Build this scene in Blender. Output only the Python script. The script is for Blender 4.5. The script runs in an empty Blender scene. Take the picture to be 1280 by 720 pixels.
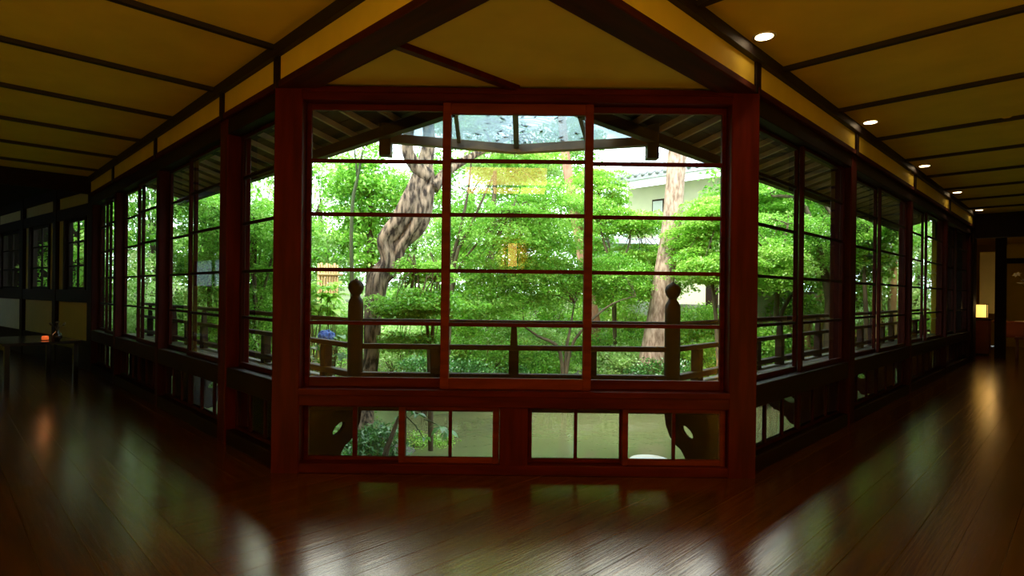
import bpy, math, random
import numpy as np
from mathutils import Vector, Matrix
R2 = math.sqrt(2.0)
rng = np.random.default_rng(7)
random.seed(7)
C = bpy.context.scene.collection
SC = bpy.context.scene

# ------------------------------------------------------------------ camera
EYE = 1.39
F = 723.0
ROLL = math.radians(-0.67)
cam = bpy.data.cameras.new('camera')
cam.sensor_width = 36.0
cam.lens = 36.0 * F / 1280.0
cam.shift_y = 6.4 / 1280.0
cam.clip_start = 0.05
cam.clip_end = 400
camo = bpy.data.objects.new('camera', cam)
camo.location = (0, 0, EYE)
camo.rotation_euler = (math.pi / 2, ROLL, 0)
C.objects.link(camo)
SC.camera = camo
# ------------------------------------------------------------------ sky, sun, exposure
SKY_STRENGTH = 7.5
SUN_STRENGTH = 7.5
EXPOSURE = -0.32
world = bpy.data.worlds.new('sky')
SC.world = world
world.use_nodes = True
wn = world.node_tree
wn.nodes.clear()
wo = wn.nodes.new('ShaderNodeOutputWorld')
wb = wn.nodes.new('ShaderNodeBackground')
wb.inputs['Color'].default_value = (0.80, 0.93, 1.0, 1)
wb.inputs['Strength'].default_value = SKY_STRENGTH
wn.links.new(wb.outputs[0], wo.inputs[0])
sun = bpy.data.lights.new('sun', 'SUN')
sun.energy = SUN_STRENGTH
sun.angle = math.radians(20)
sun.color = (1.0, 0.95, 0.82)
suno = bpy.data.objects.new('sun', sun)
suno.rotation_euler = (math.radians(30), math.radians(-22), 0)
C.objects.link(suno)
SC.view_settings.view_transform = 'Standard'
SC.view_settings.look = 'None'
SC.view_settings.gamma = 1.0
SC.view_settings.use_curve_mapping = False
SC.view_settings.exposure = EXPOSURE
SC.cycles.use_denoising = True
SC.cycles.max_bounces = 10
SC.cycles.transparent_max_bounces = 16
SC.cycles.sample_clamp_indirect = 8.0
SC.cycles.caustics_reflective = False


# ------------------------------------------------------------------ materials
def new_mat(name):
    m = bpy.data.materials.new(name)
    m.use_nodes = True
    nt = m.node_tree
    b = nt.nodes['Principled BSDF']
    return m, nt, b


def wood(name, c0, c1, rough=0.45, scale=6.0, stretch=(1, 1, 12), bump=0.15, obj_var=0.0, spec=0.5, ramp=(0.3, 0.72), coat=0.0, tint=None):
    m, nt, b = new_mat(name)
    tc = nt.nodes.new('ShaderNodeTexCoord')
    mp = nt.nodes.new('ShaderNodeMapping')
    mp.inputs['Scale'].default_value = (scale * stretch[0], scale * stretch[1], scale * stretch[2])
    nt.links.new(tc.outputs['Object'], mp.inputs[0])
    nz = nt.nodes.new('ShaderNodeTexNoise')
    nz.inputs['Scale'].default_value = 1.0
    nz.inputs['Detail'].default_value = 5
    nt.links.new(mp.outputs[0], nz.inputs['Vector'])
    rp = nt.nodes.new('ShaderNodeValToRGB')
    rp.color_ramp.elements[0].position = ramp[0]
    rp.color_ramp.elements[1].position = ramp[1]
    rp.color_ramp.elements[0].color = (*c0, 1)
    rp.color_ramp.elements[1].color = (*c1, 1)
    nt.links.new(nz.outputs[0], rp.inputs[0])
    out = rp.outputs[0]
    if obj_var > 0:
        oi = nt.nodes.new('ShaderNodeObjectInfo')
        mr = nt.nodes.new('ShaderNodeMapRange')
        mr.inputs['To Min'].default_value = 1 - obj_var
        mr.inputs['To Max'].default_value = 1 + obj_var
        nt.links.new(oi.outputs['Random'], mr.inputs[0])
        hs = nt.nodes.new('ShaderNodeHueSaturation')
        nt.links.new(mr.outputs[0], hs.inputs['Value'])
        nt.links.new(out, hs.inputs['Color'])
        out = hs.outputs[0]
    nt.links.new(out, b.inputs['Base Color'])
    b.inputs['Roughness'].default_value = rough
    b.inputs['Specular IOR Level'].default_value = spec
    if tint:
        b.inputs['Specular Tint'].default_value = (*tint, 1)
    if coat:
        b.inputs['Coat Weight'].default_value = coat
        b.inputs['Coat Roughness'].default_value = 0.22
        b.inputs['Coat Tint'].default_value = (1.0, 0.85, 0.6, 1)
    if bump:
        bp = nt.nodes.new('ShaderNodeBump')
        bp.inputs['Strength'].default_value = bump
        bp.inputs['Distance'].default_value = 0.004
        nt.links.new(nz.outputs[0], bp.inputs['Height'])
        nt.links.new(bp.outputs[0], b.inputs['Normal'])
    return m


def plain(name, col, rough=0.6, var=0.12, scale=4.0, bump=0.0, spec=0.4, detail=4, emit=None, estr=0.0):
    m, nt, b = new_mat(name)
    tc = nt.nodes.new('ShaderNodeTexCoord')
    nz = nt.nodes.new('ShaderNodeTexNoise')
    nz.inputs['Scale'].default_value = scale
    nz.inputs['Detail'].default_value = detail
    nt.links.new(tc.outputs['Object'], nz.inputs['Vector'])
    rp = nt.nodes.new('ShaderNodeValToRGB')
    rp.color_ramp.elements[0].position = 0.3
    rp.color_ramp.elements[1].position = 0.7
    rp.color_ramp.elements[0].color = (*[c * (1 - var) for c in col], 1)
    rp.color_ramp.elements[1].color = (*[min(1, c * (1 + var)) for c in col], 1)
    nt.links.new(nz.outputs[0], rp.inputs[0])
    nt.links.new(rp.outputs[0], b.inputs['Base Color'])
    b.inputs['Roughness'].default_value = rough
    b.inputs['Specular IOR Level'].default_value = spec
    if bump:
        bp = nt.nodes.new('ShaderNodeBump')
        bp.inputs['Strength'].default_value = bump
        bp.inputs['Distance'].default_value = 0.02
        nt.links.new(nz.outputs[0], bp.inputs['Height'])
        nt.links.new(bp.outputs[0], b.inputs['Normal'])
    if emit:
        b.inputs['Emission Color'].default_value = (*emit, 1)
        b.inputs['Emission Strength'].default_value = estr
    return m


def glass_mat(name, ior=1.45, tint=(1, 1, 1), dirt=0.0, rough=0.0):
    m = bpy.data.materials.new(name)
    m.use_nodes = True
    nt = m.node_tree
    nt.nodes.clear()
    o = nt.nodes.new('ShaderNodeOutputMaterial')
    tr = nt.nodes.new('ShaderNodeBsdfTransparent')
    tr.inputs[0].default_value = (*tint, 1)
    gl = nt.nodes.new('ShaderNodeBsdfGlossy')
    gl.inputs['Roughness'].default_value = rough
    fr = nt.nodes.new('ShaderNodeFresnel')
    fr.inputs[0].default_value = ior
    mx = nt.nodes.new('ShaderNodeMixShader')
    ge = nt.nodes.new('ShaderNodeNewGeometry')
    fm_ = nt.nodes.new('ShaderNodeMath')          # only the face turned to the air reflects
    fm_.operation = 'SUBTRACT'
    fm_.use_clamp = True
    nt.links.new(fr.outputs[0], fm_.inputs[0])
    nt.links.new(ge.outputs['Backfacing'], fm_.inputs[1])
    nt.links.new(fm_.outputs[0], mx.inputs[0])
    nt.links.new(tr.outputs[0], mx.inputs[1])
    nt.links.new(gl.outputs[0], mx.inputs[2])
    out = mx.outputs[0]
    if dirt:
        tl = nt.nodes.new('ShaderNodeBsdfTranslucent')
        tl.inputs[0].default_value = (0.30, 0.36, 0.39, 1)
        tc = nt.nodes.new('ShaderNodeTexCoord')
        nz = nt.nodes.new('ShaderNodeTexNoise')
        nz.inputs['Scale'].default_value = 2.0
        nz.inputs['Detail'].default_value = 6
        nt.links.new(tc.outputs['Object'], nz.inputs['Vector'])
        mr = nt.nodes.new('ShaderNodeMapRange')
        mr.inputs['From Min'].default_value = 0.3
        mr.inputs['From Max'].default_value = 0.7
        mr.inputs['To Min'].default_value = dirt * 0.6
        mr.inputs['To Max'].default_value = dirt * 1.3
        nt.links.new(nz.outputs[0], mr.inputs[0])
        m2 = nt.nodes.new('ShaderNodeMixShader')
        nt.links.new(mr.outputs[0], m2.inputs[0])
        nt.links.new(out, m2.inputs[1])
        nt.links.new(tl.outputs[0], m2.inputs[2])
        out = m2.outputs[0]
    nt.links.new(out, o.inputs[0])
    return m


def leaf_mat(name, dark, mid, light, trans=0.45, gloss=0.06):
    m = bpy.data.materials.new(name)
    m.use_nodes = True
    nt = m.node_tree
    nt.nodes.clear()
    o = nt.nodes.new('ShaderNodeOutputMaterial')
    at = nt.nodes.new('ShaderNodeAttribute')
    at.attribute_name = 'tone'
    rp = nt.nodes.new('ShaderNodeValToRGB')
    e = rp.color_ramp.elements
    e[0].position = 0.0
    e[0].color = (*dark, 1)
    e[1].position = 1.0
    e[1].color = (*light, 1)
    k = e.new(0.5)
    k.color = (*mid, 1)
    nt.links.new(at.outputs['Fac'], rp.inputs[0])
    df = nt.nodes.new('ShaderNodeBsdfDiffuse')
    tl = nt.nodes.new('ShaderNodeBsdfTranslucent')
    nt.links.new(rp.outputs[0], df.inputs[0])
    nt.links.new(rp.outputs[0], tl.inputs[0])
    mx = nt.nodes.new('ShaderNodeMixShader')
    mx.inputs[0].default_value = trans
    nt.links.new(df.outputs[0], mx.inputs[1])
    nt.links.new(tl.outputs[0], mx.inputs[2])
    gl = nt.nodes.new('ShaderNodeBsdfGlossy')
    gl.inputs['Roughness'].default_value = 0.4
    m2 = nt.nodes.new('ShaderNodeMixShader')
    m2.inputs[0].default_value = gloss
    nt.links.new(mx.outputs[0], m2.inputs[1])
    nt.links.new(gl.outputs[0], m2.inputs[2])
    nt.links.new(m2.outputs[0], o.inputs[0])
    return m


M = {}
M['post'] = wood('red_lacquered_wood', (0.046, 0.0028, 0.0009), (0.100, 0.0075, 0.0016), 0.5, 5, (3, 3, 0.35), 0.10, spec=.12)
M['post_shaded'] = wood('shaded_red_wing_wood', (0.020, 0.0025, 0.001), (0.050, 0.005, 0.0015), 0.5, 5, (3, 3, 0.35), 0.10, spec=.12)  # same red wood, darkened to stand for the weaker light on the wings
M['rail'] = wood('red_lacquered_rail', (0.048, 0.0028, 0.0009), (0.105, 0.008, 0.0016), 0.5, 5, (0.35, 3, 3), 0.10, spec=.12)
M['sash'] = wood('lamplit_orange_sash', (0.10, 0.011, 0.0015), (0.19, 0.027, 0.003), 0.5, 5, (0.5, 3, 3), 0.08, spec=.12)  # lighter than the red wood: lamp light on the front sashes put into the colour
M['dark'] = wood('dark_beam_wood', (0.007, 0.002, 0.001), (0.016, 0.004, 0.002), 0.6, 5, (0.5, 3, 3), 0.10, spec=.2)
M['beam'] = wood('dark_red_beam_wood', (0.03, 0.005, 0.002), (0.075, 0.011, 0.003), 0.75, 5, (0.35, 3, 3), 0.10, spec=.15)
M['batten'] = wood('black_brown_batten', (0.008, 0.0025, 0.001), (0.017, 0.005, 0.002), 0.6, 5, (1, 1, 1), 0.05)
M['floor'] = wood('polished_floor_board', (0.036, 0.009, 0.0008), (0.16, 0.056, 0.003), 0.20, 4, (0.5, 13, 13), 0.5, obj_var=0.22, spec=1.0, coat=0.7, tint=(1.0, 0.85, 0.5))
M['subfloor'] = plain('subfloor', (0.01, 0.006, 0.004), 0.8)
M['plaster'] = plain('ochre_plaster', (0.76, 0.56, 0.055), 0.85, 0.06, 3, 0.05)
M['housewall'] = plain('pale_yellow_house_plaster', (0.80, 0.74, 0.52), 0.85, 0.05, 3, 0.05)
M['cream'] = plain('cream_plaster', (0.66, 0.63, 0.40), 0.85, 0.05, 3, 0.05)
M['white'] = plain('white_plaster', (0.74, 0.77, 0.72), 0.8, 0.05, 3, 0.05)
M['glass'] = glass_mat('window_glass', 1.6)
M['frosted'] = glass_mat('frosted_glass', 1.5, (.35, .35, .34), 0.6)
M['canopy'] = glass_mat('canopy_glass', 1.4, (0.55, 0.62, 0.64), 0.30)
M['out'] = wood('weathered_railing_wood', (0.017, 0.008, 0.0045), (0.046, 0.020, 0.010), 0.6, 5, (0.4, 3, 3), 0.2, spec=.2)
M['bracket'] = wood('dark_red_bracket_wood', (0.008, 0.0014, 0.0008), (0.015, 0.0025, 0.001), 0.8, 5, (0.4, 3, 3), 0.1, spec=.03)
M['deck'] = wood('grey_deck_board', (0.13, 0.12, 0.10), (0.26, 0.24, 0.20), 0.6, 5, (0.3, 4, 4), 0.2, obj_var=0.15)
M['soffit'] = wood('soffit_board', (0.045, 0.032, 0.018), (0.095, 0.068, 0.038), 0.7, 5, (1, 1, 1), 0.1, obj_var=0.15)
M['rafter'] = wood('rimlit_rafter_wood', (0.40, 0.32, 0.22), (0.58, 0.48, 0.34), 0.6, 5, (1, 1, 1), 0.1)  # lightened so the colour stands for rim light along the rafters
M['canbeam'] = wood('canopy_beam_wood', (0.10, 0.07, 0.045), (0.19, 0.13, 0.08), 0.55, 5, (1, 1, 1), 0.1)
M['rooftile'] = plain('grey_roof_tile', (0.36, 0.37, 0.38), 0.45, 0.2, 6)
M['earth'] = plain('mossy_earth', (0.10, 0.13, 0.045), 0.95, 0.5, 1.6, 0.6)
M['rock'] = plain('grey_rock', (0.16, 0.16, 0.13), 0.85, 0.35, 5, 0.7)
M['bark_old'] = wood('grey_brown_bark', (0.016, 0.010, 0.006), (0.30, 0.22, 0.14), 0.9, 6.0, (3.2, 3.2, 0.7), 1.0, ramp=(.40, .62))
M['bark_pine'] = wood('pink_brown_pine_bark', (0.17, 0.105, 0.07), (0.46, 0.33, 0.24), 0.9, 8.0, (2.6, 2.6, 0.8), 1.0, ramp=(.34, .64))
M['bark_red'] = wood('reddish_bark', (0.28, 0.13, 0.08), (0.50, 0.27, 0.17), 0.9, 5.0, (2, 2, 0.7), 0.6)
M['bark'] = wood('dark_branch_bark', (0.045, 0.035, 0.018), (0.13, 0.10, 0.05), 0.9, 5.0, (2, 2, 0.7), 0.4)
M['stem'] = wood('green_brown_stem', (0.03, 0.05, 0.015), (0.08, 0.10, 0.03), 0.8, 5.0, (2, 2, 0.7), 0.3)
M['maple'] = leaf_mat('maple_leaf', (0.050, 0.23, 0.012), (0.25, 0.58, 0.055), (0.58, 0.84, 0.20), 0.5)
M['yellow'] = leaf_mat('yellow_green_leaf', (0.14, 0.42, 0.028), (0.33, 0.64, 0.07), (0.58, 0.80, 0.20), 0.5)
M['deep'] = leaf_mat('deep_green_leaf', (0.018, 0.10, 0.016), (0.06, 0.25, 0.035), (0.16, 0.42, 0.085), 0.35, 0.10)
M['pale'] = leaf_mat('pale_sunlit_leaf', (0.30, 0.58, 0.12), (0.52, 0.76, 0.26), (0.75, 0.87, 0.48), 0.5)
M['blue'] = leaf_mat('blue_hydrangea_petal', (0.10, 0.20, 0.62), (0.20, 0.36, 0.82), (0.42, 0.58, 0.95), 0.3)
M['bamboo'] = wood('tan_bamboo', (0.42, 0.24, 0.09), (0.62, 0.38, 0.16), 0.6, 5, (2, 2, 0.5), 0.1)
M['tan'] = wood('tan_timber', (0.30, 0.18, 0.07), (0.48, 0.30, 0.13), 0.6, 5, (2, 2, 0.5), 0.1)
M['black'] = plain('black_lacquer', (0.012, 0.009, 0.008), 0.18, 0.1)
M['redwood'] = plain('red_brown_lacquer', (0.16, 0.03, 0.018), 0.35, 0.15)
M['metal'] = plain('white_metal', (0.75, 0.70, 0.6), 0.4, 0.03)
M['cloth'] = plain('white_cloth', (0.75, 0.74, 0.70), 0.8, 0.05)
M['petal'] = plain('white_petal', (0.85, 0.84, 0.80), 0.6, 0.05)
M['lampglow'] = plain('downlight_glow', (1, 0.85, 0.6), 0.5, 0.0, emit=(1.0, 0.72, 0.40), estr=16.0)
M['paper'] = plain('lit_lantern_paper', (0.9, 0.75, 0.4), 0.7, 0.05, emit=(1.0, 0.58, 0.12), estr=1.6)
M['lamppaper'] = plain('lit_wall_lamp_paper', (0.9, 0.75, 0.4), 0.7, 0.05, emit=(1.0, 0.52, 0.10), estr=14.0)
M['fillpaper'] = plain('lit_fill_lantern_paper', (0.9, 0.75, 0.4), 0.7, 0.05, emit=(1.0, 0.62, 0.14), estr=18.0)  # glowing paper of the added fill lanterns
M['bigpaper'] = plain('lit_ceiling_paper', (0.9, 0.75, 0.4), 0.7, 0.05, emit=(1.0, 0.62, 0.14), estr=14.0)
M['candle'] = plain('red_candle_glass', (0.7, 0.15, 0.05), 0.3, 0.05, emit=(1.0, 0.16, 0.03), estr=.7)
# pond water: murky olive body under a reflecting, rippled surface
m, nt, b = new_mat('pond_water')
b.inputs['Base Color'].default_value = (0.13, 0.14, 0.06, 1)
b.inputs['Roughness'].default_value = 0.07
b.inputs['IOR'].default_value = 1.33
tc = nt.nodes.new('ShaderNodeTexCoord')
nz = nt.nodes.new('ShaderNodeTexNoise')
nz.inputs['Scale'].default_value = 3.0
nz.inputs['Detail'].default_value = 3
bp = nt.nodes.new('ShaderNodeBump')
bp.inputs['Strength'].default_value = 0.18
bp.inputs['Distance'].default_value = 0.05
nt.links.new(tc.outputs['Object'], nz.inputs['Vector'])
nt.links.new(nz.outputs[0], bp.inputs['Height'])
nt.links.new(bp.outputs[0], b.inputs['Normal'])
M['water'] = m


# ------------------------------------------------------------------ mesh helpers
class MB:
    def __init__(s):
        s.v = []
        s.f = []

    def add(s, vs, fs):
        n = len(s.v)
        s.v += [tuple(p) for p in vs]
        s.f += [tuple(i + n for i in f) for f in fs]
        return s

    def box(s, x0, x1, y0, y1, z0, z1):
        return s.add([(x0, y0, z0), (x1, y0, z0), (x1, y1, z0), (x0, y1, z0), (x0, y0, z1), (x1, y0, z1), (x1, y1, z1), (x0, y1, z1)],
                     [(0, 3, 2, 1), (4, 5, 6, 7), (0, 1, 5, 4), (1, 2, 6, 5), (2, 3, 7, 6), (3, 0, 4, 7)])

    def tube(s, pts, rads, seg=8, mod=None, cap=True):
        pts = [Vector(p) for p in pts]
        n = len(pts)
        rings = []
        up = Vector((0.13, 0.97, 0.21))
        for i, p in enumerate(pts):
            d = (pts[min(i + 1, n - 1)] - pts[max(i - 1, 0)]).normalized()
            u = up - d * up.dot(d)
            if u.length < 1e-3:
                u = Vector((1, 0, 0)) - d * d.x
            u.normalize()
            up = u
            w = d.cross(u)
            ring = []
            for k in range(seg):
                a = 2 * math.pi * k / seg
                r = rads[i] * (mod(a, i / (n - 1)) if mod else 1.0)
                ring.append(p + (u * math.cos(a) + w * math.sin(a)) * r)
            rings.append(ring)
        vs = [q for r in rings for q in r]
        fs = []
        for i in range(n - 1):
            for k in range(seg):
                a, b2 = i * seg + k, i * seg + (k + 1) % seg
                fs.append((a, b2, b2 + seg, a + seg))
        if cap:
            fs.append(tuple(range(seg - 1, -1, -1)))
            fs.append(tuple((n - 1) * seg + k for k in range(seg)))
        return s.add(vs, fs)

    def lathe(s, prof, seg=16, o=(0, 0, 0)):
        vs, fs = [], []
        for r, z in prof:
            for k in range(seg):
                a = 2 * math.pi * k / seg
                vs.append((o[0] + r * math.cos(a), o[1] + r * math.sin(a), o[2] + z))
        for i in range(len(prof) - 1):
            for k in range(seg):
                a, b2 = i * seg + k, i * seg + (k + 1) % seg
                fs.append((a, b2, b2 + seg, a + seg))
        fs.append(tuple(range(seg - 1, -1, -1)))
        fs.append(tuple((len(prof) - 1) * seg + k for k in range(seg)))
        return s.add(vs, fs)

    def prism(s, poly, y0, y1):
        """poly in (x, z), thickness along y"""
        n = len(poly)
        vs = [(x, y0, z) for x, z in poly] + [(x, y1, z) for x, z in poly]
        fs = [tuple(range(n)), tuple(range(2 * n - 1, n - 1, -1))]
        fs += [((i + 1) % n, i, i + n, (i + 1) % n + n) for i in range(n)]
        return s.add(vs, fs)

    def build(s, name, mat, parent=None, loc=None, smooth=False, kind=None):
        me = bpy.data.meshes.new(name)
        me.from_pydata([tuple(v) for v in s.v], [], s.f)
        me.materials.append(M[mat] if isinstance(mat, str) else mat)
        if smooth:
            me.polygons.foreach_set('use_smooth', [True] * len(me.polygons))
        return place(me, name, parent, loc, kind=kind)


def place(me, name, parent=None, loc=None, rot=None, kind=None):
    o = bpy.data.objects.new(name, me)
    C.objects.link(o)
    if parent:
        o.parent = parent
    if loc is not None:
        o.location = loc
    if rot is not None:
        o.rotation_euler = rot
    if kind:
        o['kind'] = kind
    return o


def tag(o, label=None, cat=None, group=None, kind=None):
    if label:
        o['label'] = label
    if cat:
        o['category'] = cat
    if group:
        o['group'] = group
    if kind:
        o['kind'] = kind
    return o


def thing(name, label, cat, loc=(0, 0, 0), rz=0.0, group=None, kind=None):
    o = bpy.data.objects.new(name, None)
    C.objects.link(o)
    o.location = loc
    o.rotation_euler = (0, 0, rz)
    o.empty_display_size = 0.1
    return tag(o, label, cat, group, kind)


_bars = {}


def bar(name, parent, x0, x1, y0, y1, z0, z1, mat, ch=0.004):
    """chamfered timber, long axis found from its size; meshes shared between equal sizes"""
    dx, dy, dz = x1 - x0, y1 - y0, z1 - z0
    key = (round(dx, 3), round(dy, 3), round(dz, 3), mat, ch)
    me = _bars.get(key)
    if me is None:
        d = [dx, dy, dz]
        ax = d.index(max(d))
        o1, o2 = [i for i in range(3) if i != ax]
        h1, h2, hl = d[o1] / 2, d[o2] / 2, d[ax] / 2
        c = min(ch, h1 * 0.4, h2 * 0.4)
        sec = [(-h1 + c, -h2), (h1 - c, -h2), (h1, -h2 + c), (h1, h2 - c), (h1 - c, h2), (-h1 + c, h2), (-h1, h2 - c), (-h1, -h2 + c)]
        if ax == 1:
            sec = sec[::-1]
        vs = []
        for sgn in (-1, 1):
            for a, b2 in sec:
                p = [0, 0, 0]
                p[o1], p[o2], p[ax] = a, b2, sgn * hl
                vs.append(tuple(p))
        fs = [tuple(range(7, -1, -1)), tuple(range(8, 16))]
        fs += [(k, (k + 1) % 8, (k + 1) % 8 + 8, k + 8) for k in range(8)]
        me = bpy.data.meshes.new(name)
        me.from_pydata(vs, [], fs)
        me.materials.append(M[mat])
        _bars[key] = me
    return place(me, name, parent, ((x0 + x1) / 2, (y0 + y1) / 2, (z0 + z1) / 2))


def oriented(name, parent, p0, p1, w, h, mat, up=(0, 0, 1)):
    """square timber from p0 to p1"""
    p0, p1 = Vector(p0), Vector(p1)
    L = (p1 - p0).length
    x = (p1 - p0).normalized()
    y = Vector(up).cross(x).normalized()
    z = x.cross(y)
    o = bar(name, parent, -L / 2, L / 2, -w / 2, w / 2, -h / 2, h / 2, mat, 0.003)
    mt = Matrix((x, y, z)).transposed().to_4x4()
    mt.translation = (p0 + p1) / 2
    o.matrix_local = mt
    return o


def ray(px, py):
    c = camo.rotation_euler.to_matrix()
    d = c @ Vector(((px - 640) / F, (360 - py) / F + 6.4 / F, -1.0))
    return d


def at(px, py, Y):
    """the point of the garden that lies Y metres out, seen at that place in the photograph"""
    d = ray(px, py)
    k = Y / d.y
    return Vector((0, 0, EYE)) + d * k


def ab(a, b2, z=0.0):
    return Vector(((a - b2) / R2, (a + b2) / R2, z))


# ------------------------------------------------------------------ room geometry constants
PL = (-1.724, 4.5)
PR = (1.768, 4.5)
A0 = (PL[0] + PL[1]) / R2      # left wing glazed wall lies on a = A0
B0 = (PR[1] - PR[0]) / R2      # right wing glazed wall lies on b = B0
LB0 = (PL[1] - PL[0]) / R2     # b where the left wing starts
RA0 = (PR[1] + PR[0]) / R2     # a where the right wing starts
S_L, S_R = 7.48, 11.9
LB1, RA1 = LB0 + S_L, RA0 + S_R
ZC = 3.25
WID = 4.05
OUT_A, OUT_B = A0 - WID, B0 - WID

# ------------------------------------------------------------------ floor
fl = MB().build('floor', 'subfloor')
fb = MB()
for poly in ([ab(OUT_A, OUT_B), ab(A0 + .1, OUT_B), ab(A0 + .1, LB0), ab(A0 + .1, 22), ab(OUT_A, 22)],
             [ab(A0, OUT_B), ab(24, OUT_B), ab(24, B0 + .1), ab(RA0, B0 + .1), ab(LB0 * 0 + A0, LB0)],
             [ab(RA1 + .1, B0), ab(24, B0), ab(24, B0 + .6), ab(RA1 + .1, B0 + .6)]):
    n = len(poly)
    fb.add([(p.x, p.y, -0.035) for p in poly] + [(p.x, p.y, -0.12) for p in poly],
           [tuple(range(n)), tuple(range(2 * n - 1, n - 1, -1))] + [((i + 1) % n, i, i + n, (i + 1) % n + n) for i in range(n)])
me = bpy.data.meshes.new('floor')
me.from_pydata([tuple(v) for v in fb.v], [], fb.f)
me.materials.append(M['subfloor'])
fl.data = me
tag(fl, 'dark red polished board floor running into both corridor wings', 'floor', kind='structure')


def plank(u0, u1, v0, v1, along_b):
    o = bar('plank', fl, -(u1 - u0) / 2 + .0008, (u1 - u0) / 2 - .0008, -(v1 - v0) / 2 + .0006, (v1 - v0) / 2 - .0006, -0.017, 0.017, 'floor', 0.0012)
    um, vm = (u0 + u1) / 2, (v0 + v1) / 2
    p = ab(vm, um) if along_b else ab(um, vm)
    o.location = (p.x, p.y, -0.017)
    o.rotation_euler = (0, 0, math.radians(135 if along_b else 45))


PW = 0.205
pr = random.Random(3)
JA = 1.0
n = round((JA - OUT_A) / PW)
w = (JA - OUT_A) / n
for i in range(n):
    u = OUT_B + pr.uniform(-2.5, 0)
    while u < 21.9:
        L = pr.choice([3.2, 3.9, 4.6])
        if u + L > OUT_B + .3:
            plank(max(u, OUT_B), min(u + L, 22), OUT_A + i * w, OUT_A + (i + 1) * w, True)
        u += L
n = round((B0 - OUT_B) / PW)
w = (B0 - OUT_B) / n
i = 0
v = OUT_B
while v < LB0 - .05:
    end = 23.9 if v < B0 - .01 else min(23.9, 4.585 * R2 - (v + w))
    u = JA
    first = True
    while u < end - .1:
        L = pr.choice([2.4, 3.4, 4.2]) if first else pr.choice([3.4, 4.2, 4.8])
        first = False
        plank(u, min(u + L, end), v, v + w, False)
        u += L
    v += w
for k in range(5):
    wj = (A0 - JA) / 5
    u = v
    while u < 21.9:
        L = pr.choice([3.2, 3.9, 4.6])
        p_ = (JA + k * wj, JA + (k + 1) * wj)
        plank(u, min(u + L, 22), p_[0], p_[1], True)
        u += L
for k in range(2):
    plank(RA1 + .12, 20, B0 + .12 + k * .22, B0 + .12 + (k + 1) * .22, False)

# ------------------------------------------------------------------ ceiling
ce = thing('ceiling', 'ochre plaster ceiling of the two wings divided by dark battens', 'ceiling', kind='structure')


def slab_ab(name, parent, a0, a1, b0, b1, z0, z1, mat):
    ps = [ab(a0, b0), ab(a1, b0), ab(a1, b1), ab(a0, b1)]
    m2 = MB().add([(p.x, p.y, z0) for p in ps] + [(p.x, p.y, z1) for p in ps],
                  [(0, 3, 2, 1), (4, 5, 6, 7), (0, 1, 5, 4), (1, 2, 6, 5), (2, 3, 7, 6), (3, 0, 4, 7)])
    return m2.build(name, mat, parent)


LBAT = [LB0 - 2.8, LB0 - 1.4, LB0, LB0 + 1.33, LB0 + 2.62, LB0 + 3.98, LB0 + 5.3, LB0 + 6.6]
RBAT = [RA0 - 2.46, RA0 - 1.02] + [RA0 + .44 + 1.45 * k for k in range(8)]
# mitre at the inner corner: left wing panels stop at a = A0, the right wing takes the rest
edges = [OUT_B] + LBAT + [LB1]
for e0, e1 in zip(edges[:-1], edges[1:]):
    slab_ab('ceiling_panel', ce, OUT_A, A0 + .02, e0 + .02, e1 - .02, ZC, ZC + .03, 'plaster')
for e in LBAT:
    slab_ab('batten', ce, OUT_A, A0, e - .025, e + .025, ZC - .035, ZC + .02, 'batten')
edges = [A0 + .02] + RBAT + [RA1]
for e0, e1 in zip(edges[:-1], edges[1:]):
    slab_ab('ceiling_panel', ce, e0 + .02, e1 - .02, OUT_B, B0 + .02, ZC, ZC + .03, 'plaster')
for e in RBAT:
    slab_ab('batten', ce, e - .025, e + .025, OUT_B, B0, ZC - .035, ZC + .02, 'batten')
slab_ab('ceiling_backing', ce, OUT_A - .2, A0 + .25, OUT_B - .2, 22, ZC + .035, ZC + .12, 'dark')
slab_ab('ceiling_backing', ce, A0 + .1, 24, OUT_B - .2, B0 + .25, ZC + .035, ZC + .12, 'dark')
slab_ab('ceiling_backing', ce, RA1, 24, B0 + .2, B0 + .75, ZC + .035, ZC + .12, 'dark')
# triangular bay ceiling
tb = MB()
bay = [ab(A0 - .02, B0 - .02), ab(RA0 + .1, B0 - .02), Vector((PR[0] + .1, 4.62, 0)), Vector((PL[0] - .1, 4.62, 0)), ab(A0 - .02, LB0 + .1)]
tb.add([(p.x, p.y, 2.975) for p in bay] + [(p.x, p.y, 3.0) for p in bay],
       [(4, 3, 2, 1, 0), (5, 6, 7, 8, 9)] + [(i, (i + 1) % 5, (i + 1) % 5 + 5, i + 5) for i in range(5)])
tbo = tb.build('ceiling_bay', 'plaster')
tag(tbo, 'low triangular ochre ceiling over the corner bay', 'ceiling', kind='structure')
oriented('batten', tbo, (-.79, 3.62, 2.955), (.02, 4.43, 2.955), .06, .045, 'post')
bk = MB().add([(p.x, p.y, 3.27) for p in bay] + [(p.x, p.y, 3.33) for p in bay],
              [(4, 3, 2, 1, 0), (5, 6, 7, 8, 9)] + [(i, (i + 1) % 5, (i + 1) % 5 + 5, i + 5) for i in range(5)])
bk.build('ceiling_backing', 'dark', tbo)

# ------------------------------------------------------------------ glazed walls
MUNT = [2.407, 1.99, 1.557, 1.143]
ZS0, ZS1 = 0.646, 2.83      # sash bottom, sash top
n_win = [0]


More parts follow.
